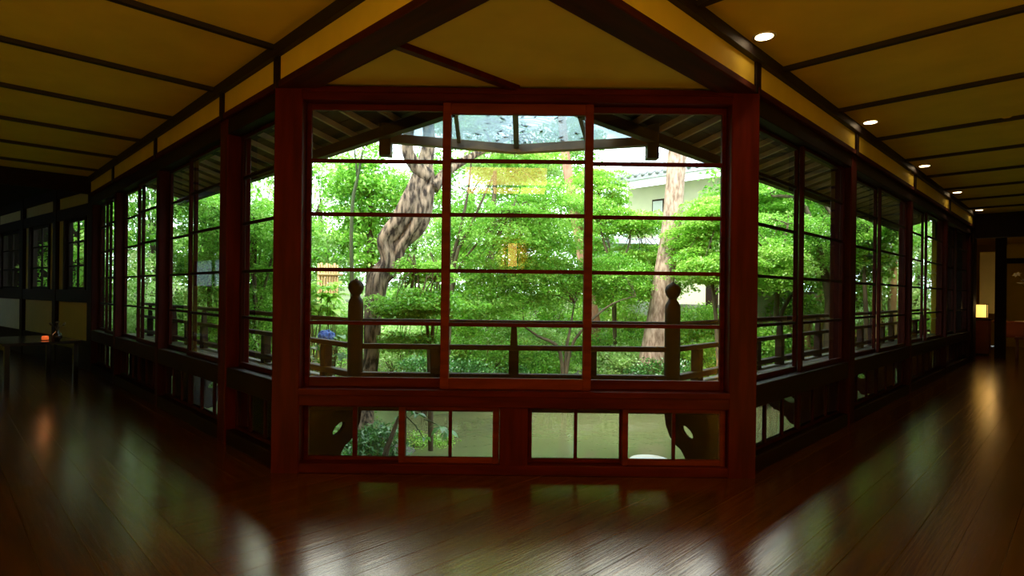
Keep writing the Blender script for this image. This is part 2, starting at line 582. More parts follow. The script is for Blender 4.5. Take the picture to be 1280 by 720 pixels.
def window(root_loc, rz, label, x0, x1, y, z0, z1, sw, rt, rb, hz, vx, mw, mat, mmat=None, th=.035, vw=None):
    """a sash: two stiles, two rails, muntins and a pane in every opening"""
    n_win[0] += 1
    mmat = mmat or mat
    rot = Matrix.Rotation(rz, 3, 'Z')
    c = Vector((root_loc[0], root_loc[1], 0)) + rot @ Vector(((x0 + x1) / 2, y, z0))
    r = thing('window_%d' % n_win[0], label, 'window', c, rz, kind='structure', group=(label.split(',')[0] + ' row' if 'barred' in label or 'glazed sash' in label else 'small end wall windows' if 'six pane' in label else 'sashes of the corner bay'))
    W, H = x1 - x0, z1 - z0
    h = th / 2
    bar('stile', r, -W / 2, -W / 2 + sw, -h, h, 0, H, mat)
    bar('stile', r, W / 2 - sw, W / 2, -h, h, 0, H, mat)
    bar('rail', r, -W / 2 + sw, W / 2 - sw, -h * .98, h * .98, H - rt, H, mat)
    bar('rail', r, -W / 2 + sw, W / 2 - sw, -h * .98, h * .98, 0, rb, mat)
    hz = sorted([q - z0 for q in hz])
    vx = sorted(vx)
    mw2 = vw or mw
    xe = [-W / 2 + sw] + vx + [W / 2 - sw]
    ze = [rb] + hz + [H - rt]
    for q in hz:
        bar('muntin', r, -W / 2 + sw, W / 2 - sw, -.012, .012, q - mw / 2, q + mw / 2, mmat, .003)
    for q in vx:
        bar('muntin', r, q - mw2 / 2, q + mw2 / 2, -.013, .013, rb, H - rt, mmat, .003)
    for a, b2 in zip(xe[:-1], xe[1:]):
        for c2, d in zip(ze[:-1], ze[1:]):
            bar('pane', r, a, b2, -.002, .002, c2, d, 'glass', .0005)
    return r


# centre wall
wc = thing('wall_center', 'red lacquered timber frame of the glazed corner bay facing the garden', 'wall', (0, 4.5, 0), kind='structure')
bar('corner_post', wc, -1.824, -1.612, -.10, .11, 0, 2.98, 'post', .008)
bar('corner_post', wc, 1.660, 1.872, -.10, .11, 0, 2.98, 'post', .008)
bar('lintel', wc, -1.612, 1.66, -.09, .09, 2.85, 2.955, 'rail', .006)
bar('lintel_stop', wc, -1.612, 1.66, -.105, -.09, 2.905, 2.95, 'rail', .003)
bar('sill_beam', wc, -1.612, 1.66, -.10, .09, .515, .645, 'rail', .006)
bar('sill_ledge', wc, -1.612, 1.66, -.115, -.09, .60, .645, 'rail', .003)
bar('low_post', wc, -.085, .135, -.085, .085, .075, .515, 'post', .006)
bar('floor_rail', wc, -1.612, 1.66, -.09, .09, 0.0, .075, 'rail', .006)
bar('ground_sill', wc, -1.8, 1.85, -.07, .09, -.14, -.036, 'dark', .004)
cw = lambda lab, *a, **k: window((0, 4.5), 0, lab, *a, **k)
cw('tall red framed sash at the left of the corner bay', -1.61, -.485, .02, .646, 2.85, .035, .05, .075, MUNT, [], .03, 'rail')
cw('tall middle sash coloured lamplit orange in the front track of the corner bay', -.548, .616, -.03, .646, 2.85, .064, .085, .085, MUNT, [], .03, 'sash', 'rail')
cw('tall red framed sash at the right of the corner bay', .555, 1.658, .02, .646, 2.85, .035, .05, .075, MUNT, [], .03, 'rail')
cw('low two pane sash beside the left corner post', -1.61, -.815, .02, .075, .515, .035, .025, .03, [], [0.0], .02, 'rail', vw=.036)
cw('low two pane sash left of the short centre post', -.862, -.087, -.03, .075, .515, .05, .035, .045, [], [0.01], .02, 'sash', 'rail', vw=.026)
cw('low two pane sash right of the short centre post', .137, .88, .02, .075, .515, .03, .025, .03, [], [0.0], .02, 'rail', vw=.026)
cw('low two pane sash beside the right corner post', .862, 1.658, -.03, .075, .515, .045, .035, .045, [], [0.0], .02, 'sash', 'rail', vw=.026)


def wing(side, loc, rz, sgn, S, pillars, sashes, low_at, wallname):
    w = thing(wallname, 'shade-darkened timber framed glazed wall of the %s wing' % side, 'wall', (loc[0], loc[1], 0), rz, kind='structure')

    def B(name, s0, s1, y0, y1, z0, z1, mat, ch=.004):
        x0, x1 = sorted((sgn * s0, sgn * s1))
        return bar(name, w, x0, x1, y0, y1, z0, z1, mat, ch)
    s_in = -.02
    B('lintel', .08, S, -.10, .10, 2.79, 2.93, 'dark', .006)  # near black lintel, sill and floor rail carry the wing's shade in their colour
    B('sill_beam', .08, S, -.09, .10, .515, .69, 'dark', .006)
    B('floor_rail', .08, S, -.09, .09, 0, .13, 'dark', .006)
    for k_, s in enumerate(pillars):
        hw_ = .095 if k_ == 0 else .06
        B('pillar', s - hw_, s + hw_, -.105 if k_ == 0 else -.095, .105 if k_ == 0 else .06, 0, 2.95, 'post' if side == 'left' and k_ == 0 else 'post_shaded', .008)
    # the head beam carries on past the corner post to the inner corner over the bay
    ext = -2.45
    B('head_beam', ext, S, -.13, .10, 2.93, 2.985, 'beam', .006)
    edges = [ext] + [p for p in [0.0] + pillars if p < S - .2] + [S]
    for e0, e1 in zip(edges[:-1], edges[1:]):
        B('frieze_panel', e0 + .02, e1 - .02, -.115, -.09, 2.985, 3.17, 'plaster', .001)
    for p in [0.0] + pillars:
        B('frieze_strut', p - .045, p + .045, -.135, -.08, 2.93, 3.18, 'dark')
    B('cornice', ext, S, -.16, -.06, 3.165, ZC + .01, 'batten')
    B('frieze_backing', ext, S, -.085, .10, 2.985, ZC + .05, 'dark')
    for (s0, s1, back, lab) in sashes:
        x0, x1 = sorted((sgn * s0, sgn * s1))
        window(loc, rz, lab, x0, x1, .03 if back else -.02, .69, 2.79, .045, .03, .045, MUNT, [], .026, 'post_shaded', 'dark')
    for (s0, s1, lab) in low_at:
        x0, x1 = sorted((sgn * s0, sgn * s1))
        W = x1 - x0
        window(loc, rz, lab, x0, x1, 0, .13, .515, .04, .03, .03, [], [-W / 6, W / 6], .02, 'post_shaded', 'post_shaded', vw=.036)
    return w


ord_ = ['first', 'second', 'third', 'fourth', 'fifth', 'sixth', 'seventh', 'eighth', 'ninth']


def sash_row(bounds, side):
    out, low = [], []
    for i, (s0, s1) in enumerate(bounds):
        out.append((s0, s1, i % 2 == 0, 'tall glazed sash of the %s wing, %s from the corner bay' % (side, ord_[i])))
        low.append((s0 + .02, s1 - .02, 'low barred window of the %s wing, %s from the corner bay' % (side, ord_[i])))
    return out, low


bl = [(.11, 1.10), (1.285, 2.44), (2.40, 3.365), (3.475, 4.64), (4.60, 5.655), (5.765, 6.66), (6.62, 7.40)]
o_, l_ = sash_row(bl, 'left')
wing('left', PL, math.radians(-45), -1, S_L, [1.19, 3.42, 5.71, 7.48], o_, l_, 'wall_left')
brr = [(.11, 1.32), (1.27, 2.555), (2.745, 4.13), (4.08, 5.55), (5.66, 7.08), (7.03, 8.495), (8.605, 10.05), (10.0, 11.44)]
o_, l_ = sash_row(brr, 'right')
wing('right', PR, math.radians(45), 1, S_R, [2.65, 5.605, 8.55, 11.5], o_, l_, 'wall_right')

# outer walls of the wings, behind the photographer
wo_ = thing('wall_back', 'plain dark back walls of the two wings', 'wall', kind='structure')
slab_ab('wall_panel', wo_, OUT_A - .15, OUT_A, OUT_B - .15, 17.2, 0, ZC + .1, 'plaster')
slab_ab('wall_panel', wo_, OUT_A - .15, OUT_A, 17.2, 20.6, 0, 1.5, 'plaster')
slab_ab('wall_panel', wo_, OUT_A - .15, OUT_A, 17.2, 20.6, 2.3, ZC + .1, 'plaster')
slab_ab('wall_panel', wo_, OUT_A - .15, OUT_A, 20.6, 22.0, 0, ZC + .1, 'plaster')
for k in range(3):  # unseen side window, added to bring daylight onto the far left wall
    slab_ab('window_post', wo_, OUT_A - .12, OUT_A - .02, 17.2 + k * 1.7 - .05, 17.2 + k * 1.7 + .05, 1.5, 2.3, 'post_shaded')
for k in range(2):
    slab_ab('pane', wo_, OUT_A - .08, OUT_A - .075, 17.25 + k * 1.7, 18.85 + k * 1.7, 1.5, 2.3, 'frosted')
slab_ab('wall_panel', wo_, OUT_A - .15, 24, OUT_B - .15, OUT_B, 0, ZC + .1, 'plaster')
slab_ab('wall_panel', wo_, OUT_A - .15, A0 + 1.5, 22, 22.15, 0, ZC + .1, 'dark')

# ------------------------------------------------------------------ far end of the left wing
P0 = Vector((-7.08, 9.84, 0))
dirv = Vector((-.793, .61, 0)).normalized()
lz = math.atan2(-dirv.y, -dirv.x)
wl = thing('wall_lounge', 'plastered timber frame wall with small windows at the far left end', 'wall', P0, lz, kind='structure')
# local x = -u, local y = outward
LP = [0.0, 1.93, 4.18, 6.39, 8.6]


def LBx(name, u0, u1, y0, y1, z0, z1, mat, ch=.004):
    return bar(name, wl, -u1, -u0, y0, y1, z0, z1, mat, ch)


for u in LP:
    LBx('pillar', u - .10, u + .10, -.10, .10, 0, 3.25, 'dark', .006)
LBx('floor_beam', 0, 8.6, -.08, .08, 0, .48, 'dark')
LBx('waist_rail', 0, 8.6, -.09, .09, 1.14, 1.36, 'dark')
LBx('head_rail', 0, 8.6, -.09, .09, 2.64, 2.84, 'dark')
LBx('top_rail', 0, 8.6, -.09, .09, 3.06, 3.25, 'dark')
wins = [(.38, 1.44), (2.45, 3.72), (4.47, 6.15), (6.8, 8.2)]
lab_w = ['small six pane window nearest the glazed left wing', 'small six pane window, second from the glazed left wing',
         'small six pane window, third from the glazed left wing', 'small six pane window, farthest along the left end wall']
for i, (u0, u1) in enumerate(zip(LP[:-1], LP[1:])):
    LBx('frieze_panel', u0 + .1, u1 - .1, -.04, .04, 2.84, 3.06, 'cream', .001)
    LBx('dado_panel', u0 + .1, u1 - .1, -.04, .04, .48, 1.14, 'white' if i == 2 else 'cream', .001)
    w0, w1 = wins[i]
    LBx('side_panel', u0 + .1, w0 - .06, -.04, .04, 1.36, 2.64, 'cream', .001)
    LBx('side_panel', w1 + .06, u1 - .1, -.04, .04, 1.36, 2.64, 'cream', .001)
    LBx('window_post', w0 - .07, w0, -.07, .07, 1.36, 2.64, 'dark')
    LBx('window_post', w1, w1 + .07, -.07, .07, 1.36, 2.64, 'dark')
    window(P0, lz, lab_w[i], -w1, -w0, 0, 1.36, 2.64, .05, .05, .05, [1.79, 2.22], [0.0], .03, 'dark', vw=.05)
    cu = MB()
    for k in range(8):
        x = -w1 + .06 + .035 * k
        cu.tube([(x, -.05 + .012 * (k % 2), 1.42), (x, -.05 + .012 * (k % 2), 2.58)], [.022, .02], 6)
bt = thing('trim_1', 'dark cross beam closing the left wing ceiling', 'beam', kind='structure')
slab_ab('cross_beam', bt, OUT_A, A0 + .2, LB1 - .05, LB1 + .15, 2.98, ZC + .02, 'dark')

# low table with a candle lamp and a small vase
tp = Vector((-7.21, 8.65, 0))
lt = thing('low_table', 'low black lacquered table at the far end of the left wing', 'table', (tp.x, tp.y, 0), math.radians(-38))
TZ = .62
bar('tabletop', lt, -.75, .75, -.45, .45, TZ - .04, TZ, 'black', .008)
bar('apron', lt, -.68, .68, -.39, -.36, TZ - .12, TZ - .04, 'black')
bar('apron', lt, -.68, .68, .36, .39, TZ - .12, TZ - .04, 'black')
for sx in (-1, 1):
    for sy in (-1, 1):
        bar('leg', lt, sx * .68 - .03, sx * .68 + .03, sy * .39 - .03, sy * .39 + .03, 0, TZ - .04, 'black')
q = Matrix.Rotation(math.radians(-38), 3, 'Z') @ Vector((.38, .1, 0)) + tp
cl = thing('candle_lamp', 'small glowing red candle lamp on the low black table', 'lamp', (q.x, q.y, TZ))
MB().lathe([(.03, 0), (.042, .01), (.045, .04), (.036, .06)], 14).build('glass_cup', 'candle', cl, smooth=True)
MB().lathe([(.055, 0), (.06, .006), (.02, .01)], 14, (0, 0, -.0)).build('saucer', 'black', cl)
pl = bpy.data.lights.new('candle_light', 'POINT')
pl.energy = 0.5
pl.color = (1, .35, .12)
pl.shadow_soft_size = .04
plo = bpy.data.objects.new('candle_light', pl)
plo.parent = cl
plo.location = (0, 0, .14)
C.objects.link(plo)
q = Matrix.Rotation(math.radians(-38), 3, 'Z') @ Vector((.56, .2, 0)) + tp
vs_ = thing('bud_vase', 'dark round bud vase with drooping twigs beside the candle lamp', 'vase', (q.x, q.y, TZ))
MB().lathe([(.035, 0), (.06, .04), (.055, .09), (.02, .13), (.026, .15)], 14).build('vase_body', 'black', vs_, smooth=True)
tw = MB()
for k in range(6):
    a = k * 1.05
    tw.tube([(0, 0, .14), (.03 * math.cos(a), .03 * math.sin(a), .2), (.09 * math.cos(a), .09 * math.sin(a), .22 + .02 * (k % 3))], [.004, .003, .002], 5)
    tw.lathe([(.004, 0), (.02, .012), (.004, .03)], 7, (.09 * math.cos(a), .09 * math.sin(a), .215 + .02 * (k % 3)))
tw.build('twigs', 'bark', vs_)

# ------------------------------------------------------------------ far end of the right wing
we = thing('wall_end', 'dark timber screen and plaster at the far end of the right wing', 'wall', kind='structure')
slab_ab('header_beam', we, RA1 - .08, RA1 + .12, OUT_B, B0 + .6, 2.72, ZC + .02, 'dark')
slab_ab('end_pillar', we, RA1 - .25, RA1 + .15, B0 - .12, B0 + .25, 0, ZC, 'dark')
slab_ab('side_wall', we, RA1 + .15, 24, B0 + .55, B0 + .7, 0, ZC, 'plaster')
slab_ab('side_wall', we, RA1 + .1, RA1 + .25, B0 + .2, B0 + .6, 0, ZC, 'dark')
slab_ab('back_wall', we, 22.2, 22.35, OUT_B, B0 + .6, 0, ZC, 'plaster')
slab_ab('frieze_panel', we, RA1 + 1.5, RA1 + 1.56, -.8, 1.46, 2.34, 2.66, 'plaster')
slab_ab('frieze_beam', we, RA1 + 1.45, RA1 + 1.6, -.8, 1.46, 2.22, 2.34, 'dark')
slab_ab('screen_post', we, RA1 + 1.42, RA1 + 1.62, 1.40, 1.60, 0, ZC, 'dark')
slab_ab('screen_post', we, RA1 + 1.45, RA1 + 1.57, 1.96, 2.06, 0, ZC, 'dark')
slab_ab('screen_panel', we, RA1 + 3.0, RA1 + 3.05, 1.72, 2.05, 1.0, 2.6, 'cream')
rm = thing('ceiling_end_room', 'ochre plaster ceiling of the end room', 'ceiling', kind='structure')
slab_ab('ceiling_panel', rm, RA1 + .15, 22.2, OUT_B, B0 + .55, 3.0, 3.04, 'plaster')
oriented('batten', rm, ab(RA1 + .8, -1.5, 2.98), ab(RA1 + .8, 2.4, 2.98), .06, .05, 'batten')
oriented('batten', rm, ab(RA1 + 2.6, -1.5, 2.98), ab(RA1 + 2.6, 2.4, 2.98), .06, .05, 'batten')
cp = ab(18.3, 1.90)
cb = thing('lamp_cabinet', 'red brown cabinet under the glowing lantern at the right end', 'cabinet', (cp.x, cp.y, 0), math.radians(45))
bar('cabinet_body', cb, -.2, .2, -.17, .22, .05, .86, 'redwood', .006)
bar('cabinet_top', cb, -.23, .23, -.20, .25, .86, .90, 'dark', .006)
bar('plinth', cb, -.17, .17, -.14, .19, 0, .05, 'dark')
d = bar('door', cb, -.215, -.2, -.14, .19, .10, .82, 'redwood', .004)
MB().lathe([(.012, 0), (.016, .015), (.004, .022)], 8).build('knob', 'black', d, (-.012, .12, 0))
ln = thing('paper_lantern', 'square glowing yellow paper lantern on the red brown cabinet', 'lantern', (cp.x, cp.y, .90), math.radians(45))
MB().box(-.11, .11, -.11, .11, .03, .34).build('paper_shade', 'paper', ln)
for sx in (-1, 1):
    for sy in (-1, 1):
        bar('frame_post', ln, sx * .115 - .009, sx * .115 + .009, sy * .115 - .009, sy * .115 + .009, 0, .36, 'black', .002)
bar('frame_rail', ln, -.13, .13, -.13, .13, .34, .355, 'black', .002)
bar('frame_base', ln, -.13, .13, -.13, .13, .0, .03, 'black', .002)
pl = bpy.data.lights.new('lantern_light', 'POINT')
pl.energy = 7
pl.color = (1, .6, .2)
pl.shadow_soft_size = .12
plo = bpy.data.objects.new('lantern_light', pl)
plo.parent = ln
plo.location = (-.28, -.25, .3)
C.objects.link(plo)
cp = ab(18.9, .95)
ct = thing('counter_table', 'dark counter table with a white runner at the right end', 'table', (cp.x, cp.y, 0), math.radians(45))
bar('tabletop', ct, -.4, .4, -.85, .75, .80, .84, 'redwood', .005)
bar('front_panel', ct, -.36, -.33, -.8, .70, .45, .80, 'redwood', .004)
for sx in (-1, 1):
    for sy in (-.78, .68):
        bar('leg', ct, sx * .35 - .03, sx * .35 + .03, sy - .03, sy + .03, 0, .80, 'dark')
rn = thing('table_runner', 'white cloth runner lying on the counter table', 'cloth', (cp.x, cp.y, .841), math.radians(45))
bar('runner_cloth', rn, -.28, .2, -.7, .35, 0, .012, 'cloth', .004)
fv = thing('flower_arrangement', 'tall dark vase with spraying white flowers on the counter table', 'flowers', (*ab(18.95, 1.02)[:2], .855), 0)
MB().lathe([(.09, 0), (.12, .05), (.13, .25), (.07, .42), (.05, .5), (.07, .56)], 16).build('vase_body', 'black', fv, smooth=True)
st = MB()
tips = []
fr = random.Random(9)
for k in range(13):
    a = fr.uniform(0, 6.28)
    r = fr.uniform(.12, .38)
    z = fr.uniform(.85, 1.3)
    pts = [(0, 0, .5), (r * .35 * math.cos(a), r * .35 * math.sin(a), .5 + (z - .5) * .65), (r * math.cos(a), r * math.sin(a), z)]
    st.tube(pts, [.007, .005, .003], 5)
    tips.append(pts[-1])
st.build('stems', 'stem', fv)
fm = None
for tpt in tips:
    if fm is None:
        m2 = MB()
        for k in range(6):
            a = k * math.pi / 3
            ca, sa = math.cos(a), math.sin(a)
            m2.add([(0, 0, 0), (.05 * ca - .025 * sa, .05 * sa + .025 * ca, .03), (.10 * ca, .10 * sa, .02), (.05 * ca + .025 * sa, .05 * sa - .025 * ca, .03)], [(0, 1, 2, 3)])
        fm = m2.build('flower', 'petal', fv, tpt)
    else:
        o = fm.copy()
        C.objects.link(o)
        o.location = tpt
        o.rotation_euler = (fr.uniform(-.8, .8), fr.uniform(-.8, .8), fr.uniform(0, 3))
cp = ab(18.05, 1.05)
st_ = thing('wooden_stool', 'red brown wooden stool in front of the counter table', 'stool', (cp.x, cp.y, 0), math.radians(45))
bar('seat', st_, -.18, .18, -.2, .2, .44, .50, 'redwood', .008)
for sx in (-1, 1):
    for sy in (-1, 1):
        bar('leg', st_, sx * .15 - .02, sx * .15 + .02, sy * .16 - .02, sy * .16 + .02, 0, .44, 'redwood')
bar('stretcher', st_, -.13, .13, -.012, .012, .15, .18, 'redwood')

# ------------------------------------------------------------------ downlights, vent, ceiling lantern
rowb = B0 - .265


def downlight(a, b2, label, watts, group=None):
    p = ab(a, b2, ZC)
    o = thing('downlight', label, 'ceiling light', p, 0, group)
    MB().lathe([(.062, -.004), (.078, -.008), (.082, 0), (.062, .002)], 24).build('trim_ring', 'metal', o, smooth=True)
    MB().lathe([(.0005, -.006), (.06, -.006), (.06, -.002), (.0005, -.002)], 24).build('lens', 'lampglow', o)
    l = bpy.data.lights.new('downlight_beam', 'SPOT')
    l.energy = watts
    l.color = (1.0, .66, .34)
    l.spot_size = math.radians(70)
    l.spot_blend = .8
    l.shadow_soft_size = .05
    lo = bpy.data.objects.new('downlight_beam', l)
    lo.parent = o
    lo.location = (0, 0, -.02)
    C.objects.link(lo)


dl = ['recessed downlight nearest the corner bay', 'recessed downlight second from the corner bay', 'recessed downlight third from the corner bay',
      'recessed downlight fourth from the corner bay', 'recessed downlight farthest down the right wing']
for k in range(5):
    downlight(4.19 + 2.83 * k, rowb, dl[k], 20, 'recessed downlights of the right wing')
vt = thing('ceiling_vent', 'round unlit white ceiling vent in the right wing', 'vent', ab(7.9, .62, ZC))
MB().lathe([(.16, 0), (.155, -.012), (.12, -.016), (.115, -.006), (.0005, -.006)], 28).build('vent_rim', 'plaster', vt, smooth=True)
for r in (.03, .06, .09):
    MB().lathe([(r, -.007), (r + .008, -.016), (r + .016, -.014), (r + .02, -.007)], 24).build('vent_louvre', 'plaster', vt, smooth=True)
cll = thing('ceiling_lantern', 'square timber and paper ceiling lantern hanging over the photographer', 'ceiling light', (-.1, .9, 2.80), math.radians(0))
MB().box(-.55, .55, -.30, .30, .02, .28).build('paper_shade', 'bigpaper', cll)
for x in (-.56, -.19, .19, .56):
    bar('frame_bar', cll, x - .012, x + .012, -.315, .315, 0, .02, 'dark')
for y in (-.31, .31):
    bar('frame_rail', cll, -.57, .57, y - .012, y + .012, 0, .03, 'dark')
    bar('frame_rail', cll, -.57, .57, y - .012, y + .012, .27, .30, 'dark')
bar('ceiling_plate', cll, -.5, .5, -.25, .25, .28, .31, 'dark')
for x in (-.4, .4):
    MB().tube([(x, 0, .31), (x, 0, .45)], [.008, .008], 6).build('hanger', 'dark', cll)
wlp = thing('wall_lamp', 'tall paper wall lamp in the back corner behind the photographer', 'lamp', (0, -2.72, 1.9))
MB().box(-.10, .10, -.08, .08, .02, .48).build('paper_shade', 'lamppaper', wlp)
for sx in (-1, 1):
    for sy in (-1, 1):
        bar('frame_post', wlp, sx * .10 - .008, sx * .10 + .008, sy * .08 - .008, sy * .08 + .008, 0, .5, 'dark', .002)
bar('frame_base', wlp, -.115, .115, -.095, .095, 0, .02, 'dark', .002)
bar('wall_bracket', wlp, -.03, .03, -.22, -.08, .2, .26, 'dark', .002)

for x, lab in ((-3.3, 'unseen fill light shaped as a paper floor lantern in the left wing'), (3.3, 'unseen fill light shaped as a paper floor lantern in the right wing')):  # unseen lanterns added to light the ceiling from below
    fl_ = thing('fill_lantern', lab, 'lantern', (x, .55, 0), 0, 'added fill lanterns')
    MB().box(-.16, .16, -.16, .16, .06, .62).build('paper_shade', 'fillpaper', fl_)
    for sx in (-1, 1):
        for sy in (-1, 1):
            bar('frame_post', fl_, sx * .17 - .012, sx * .17 + .012, sy * .17 - .012, sy * .17 + .012, 0, .66, 'dark', .003)
    bar('frame_rail', fl_, -.18, .18, -.18, .18, .03, .06, 'dark', .003)

# ------------------------------------------------------------------ veranda: deck, brackets, railing
VD = 0.80
DZ = .56


def corner(d, side):
    t = d * (R2 - 1)
    return Vector((PL[0] + t if side < 0 else PR[0] - t, 4.5 + d, 0))


def path3(d, sl=8.2, sr=12.0):
    c0, c1 = corner(d, -1), corner(d, 1)
    l = Vector((-1, 1, 0)) / R2
    r = Vector((1, 1, 0)) / R2
    pl_, pr_ = Vector((PL[0], PL[1], 0)) + r * d, Vector((PR[0], PR[1], 0)) + l * d
    return pl_ + l * sl, c0, c1, pr_ + r * sr


dk = thing('deck', 'narrow grey board veranda deck outside the glazed walls', 'deck', kind='structure')
nb = 6
for k in range(nb):
    d0, d1 = .12 + (VD - .10) * k / nb, .12 + (VD - .10) * (k + 1) / nb - .006
    q0, q1 = path3(d0), path3(d1)
    for i in range(3):
        ps = [q0[i], q0[i + 1], q1[i + 1], q1[i]]
        MB().add([(p.x, p.y, DZ - .035) for p in ps] + [(p.x, p.y, DZ) for p in ps],
                 [(0, 3, 2, 1), (4, 5, 6, 7), (0, 1, 5, 4), (1, 2, 6, 5), (2, 3, 7, 6), (3, 0, 4, 7)]).build('deck_board', 'deck', dk)
qs = path3(VD - .08)
for i in range(3):
    oriented('edge_beam', dk, qs[i] + Vector((0, 0, DZ - .095)), qs[i + 1] + Vector((0, 0, DZ - .095)), .09, .11, 'out')
qs = path3(.18)
for i in range(3):
    oriented('ledger', dk, qs[i] + Vector((0, 0, DZ - .085)), qs[i + 1] + Vector((0, 0, DZ - .085)), .05, .09, 'out')

BR = [(0, .52), (.75, .52), (.76, .30), (.74, .20), (.68, .11), (.60, .055), (.53, .03), (.475, -.02), (.42, -.085), (.36, -.10), (.315, -.065), (.27, -.085), (.21, -.15), (.12, -.17), (0, -.15)]


def bracket(loc, ang, label):
    cu = bpy.data.curves.new('deck_bracket', 'CURVE')
    cu.dimensions = '2D'
    cu.fill_mode = 'BOTH'
    cu.extrude = .018
    for poly in (BR, [(.45 + .085 * math.cos(a), .20 + .045 * math.sin(a) + .025 * math.cos(a)) for a in [k * math.pi / 6 for k in range(12)]]):
        sp = cu.splines.new('POLY')
        sp.points.add(len(poly) - 1)
        for q, (x, z) in zip(sp.points, poly):
            q.co = (x, z, 0, 1)
        sp.use_cyclic_u = True
    cu.materials.append(M['bracket'])
    tmp = bpy.data.objects.new('deck_bracket_curve', cu)
    me_ = bpy.data.meshes.new_from_object(tmp)
    bpy.data.objects.remove(tmp)
    o = bpy.data.objects.new('deck_bracket', me_)
    C.objects.link(o)
    o.matrix_world = Matrix.Translation(loc) @ Matrix.Rotation(ang, 4, 'Z') @ Matrix.Rotation(math.pi / 2, 4, 'X')
    tag(o, label, 'bracket', 'carved brackets under the veranda deck')
    return o


bracket((PL[0] + .05, 4.61, 0), math.radians(67.5), 'carved timber bracket under the deck at the left corner post')
bracket((PR[0] - .05, 4.61, 0), math.radians(112.5), 'carved timber bracket under the deck at the right corner post')
for s, lab in ((1.24, 'first pillar'), (3.42, 'second pillar'), (5.71, 'third pillar')):
    p = Vector((PL[0], PL[1], 0)) + Vector((-1, 1, 0)) / R2 * s + Vector((1, 1, 0)) / R2 * .11
    bracket(p, math.radians(45), 'carved bracket under the deck at the %s of the left wing' % lab)
for s, lab in ((2.65, 'first pillar'), (5.6, 'second pillar'), (8.55, 'third pillar')):
    p = Vector((PR[0], PR[1], 0)) + Vector((1, 1, 0)) / R2 * s + Vector((-1, 1, 0)) / R2 * .11
    bracket(p, math.radians(135), 'carved bracket under the deck at the %s of the right wing' % lab)

RD = .746
Q = path3(RD)
NEWEL = [(.069, 0), (.069, .70), (.066, .735), (.052, .765), (.040, .78), (.036, .80), (.044, .805), (.058, .825), (.070, .855), (.071, .875), (.062, .905), (.040, .925), (.016, .937), (.006, .947), (.0005, .95)]


def rail_run(p0, p1, label, newels, spots, first_tall):
    d = p1 - p0
    L = d.length
    rz = math.atan2(d.y, d.x)
    o = thing('veranda_railing', label, 'railing', (p0.x, p0.y, DZ), rz, 'dark timber railing along the veranda')
    e0 = 0
    z = lambda v: v - DZ
    MB().tube([(e0, 0, z(1.12)), (L, 0, z(1.12))], [.026, .026], 10).build('handrail', 'out', o, smooth=True)
    bar('mid_rail', o, e0, L, -.03, .03, z(.872), z(.918), 'out', .005)
    bar('bottom_rail', o, e0, L, -.04, .04, z(.605), z(.66), 'out', .006)
    for x in newels:
        MB().lathe(NEWEL, 20).build('newel_post', 'out', o, (x, 0, 0), smooth=True)
    for x, tall in spots:
        bar('block', o, x - .045, x + .045, -.042, .042, z(.66), z(.872), 'out', .006)
        if tall:
            MB().add([(x - .034, -.03, z(.918)), (x + .034, -.03, z(.918)), (x + .034, .03, z(.918)), (x - .034, .03, z(.918)),
                      (x - .024, -.022, z(1.10)), (x + .024, -.022, z(1.10)), (x + .024, .022, z(1.10)), (x - .024, .022, z(1.10))],
                     [(0, 3, 2, 1), (4, 5, 6, 7), (0, 1, 5, 4), (1, 2, 6, 5), (2, 3, 7, 6), (3, 0, 4, 7)]).build('strut', 'out', o)
        bar('foot', o, x - .05, x + .05, -.04, .04, 0, z(.605), 'out', .004)
    return o


c0, c1 = Q[1], Q[2]
Lc = (c1 - c0).length
rail_run(c0, c1, 'centre run of dark veranda railing between the two ball topped newel posts', [0, Lc],
         [(Lc * .255, False), (Lc * .5, True), (Lc * .745, False)], False)
sp = [(.55 + .72 * k, k % 2 == 1) for k in range(10)]
rail_run(c0, Q[0], 'dark veranda railing along the left wing', [], sp, False)
sp = [(.47 + .70 * k, k % 2 == 1) for k in range(16)]
rail_run(c1, Q[3], 'dark veranda railing along the right wing', [], sp, False)

# ------------------------------------------------------------------ eaves and glass canopy
EV = 1.5
ZE, ZW = 3.085, 3.50


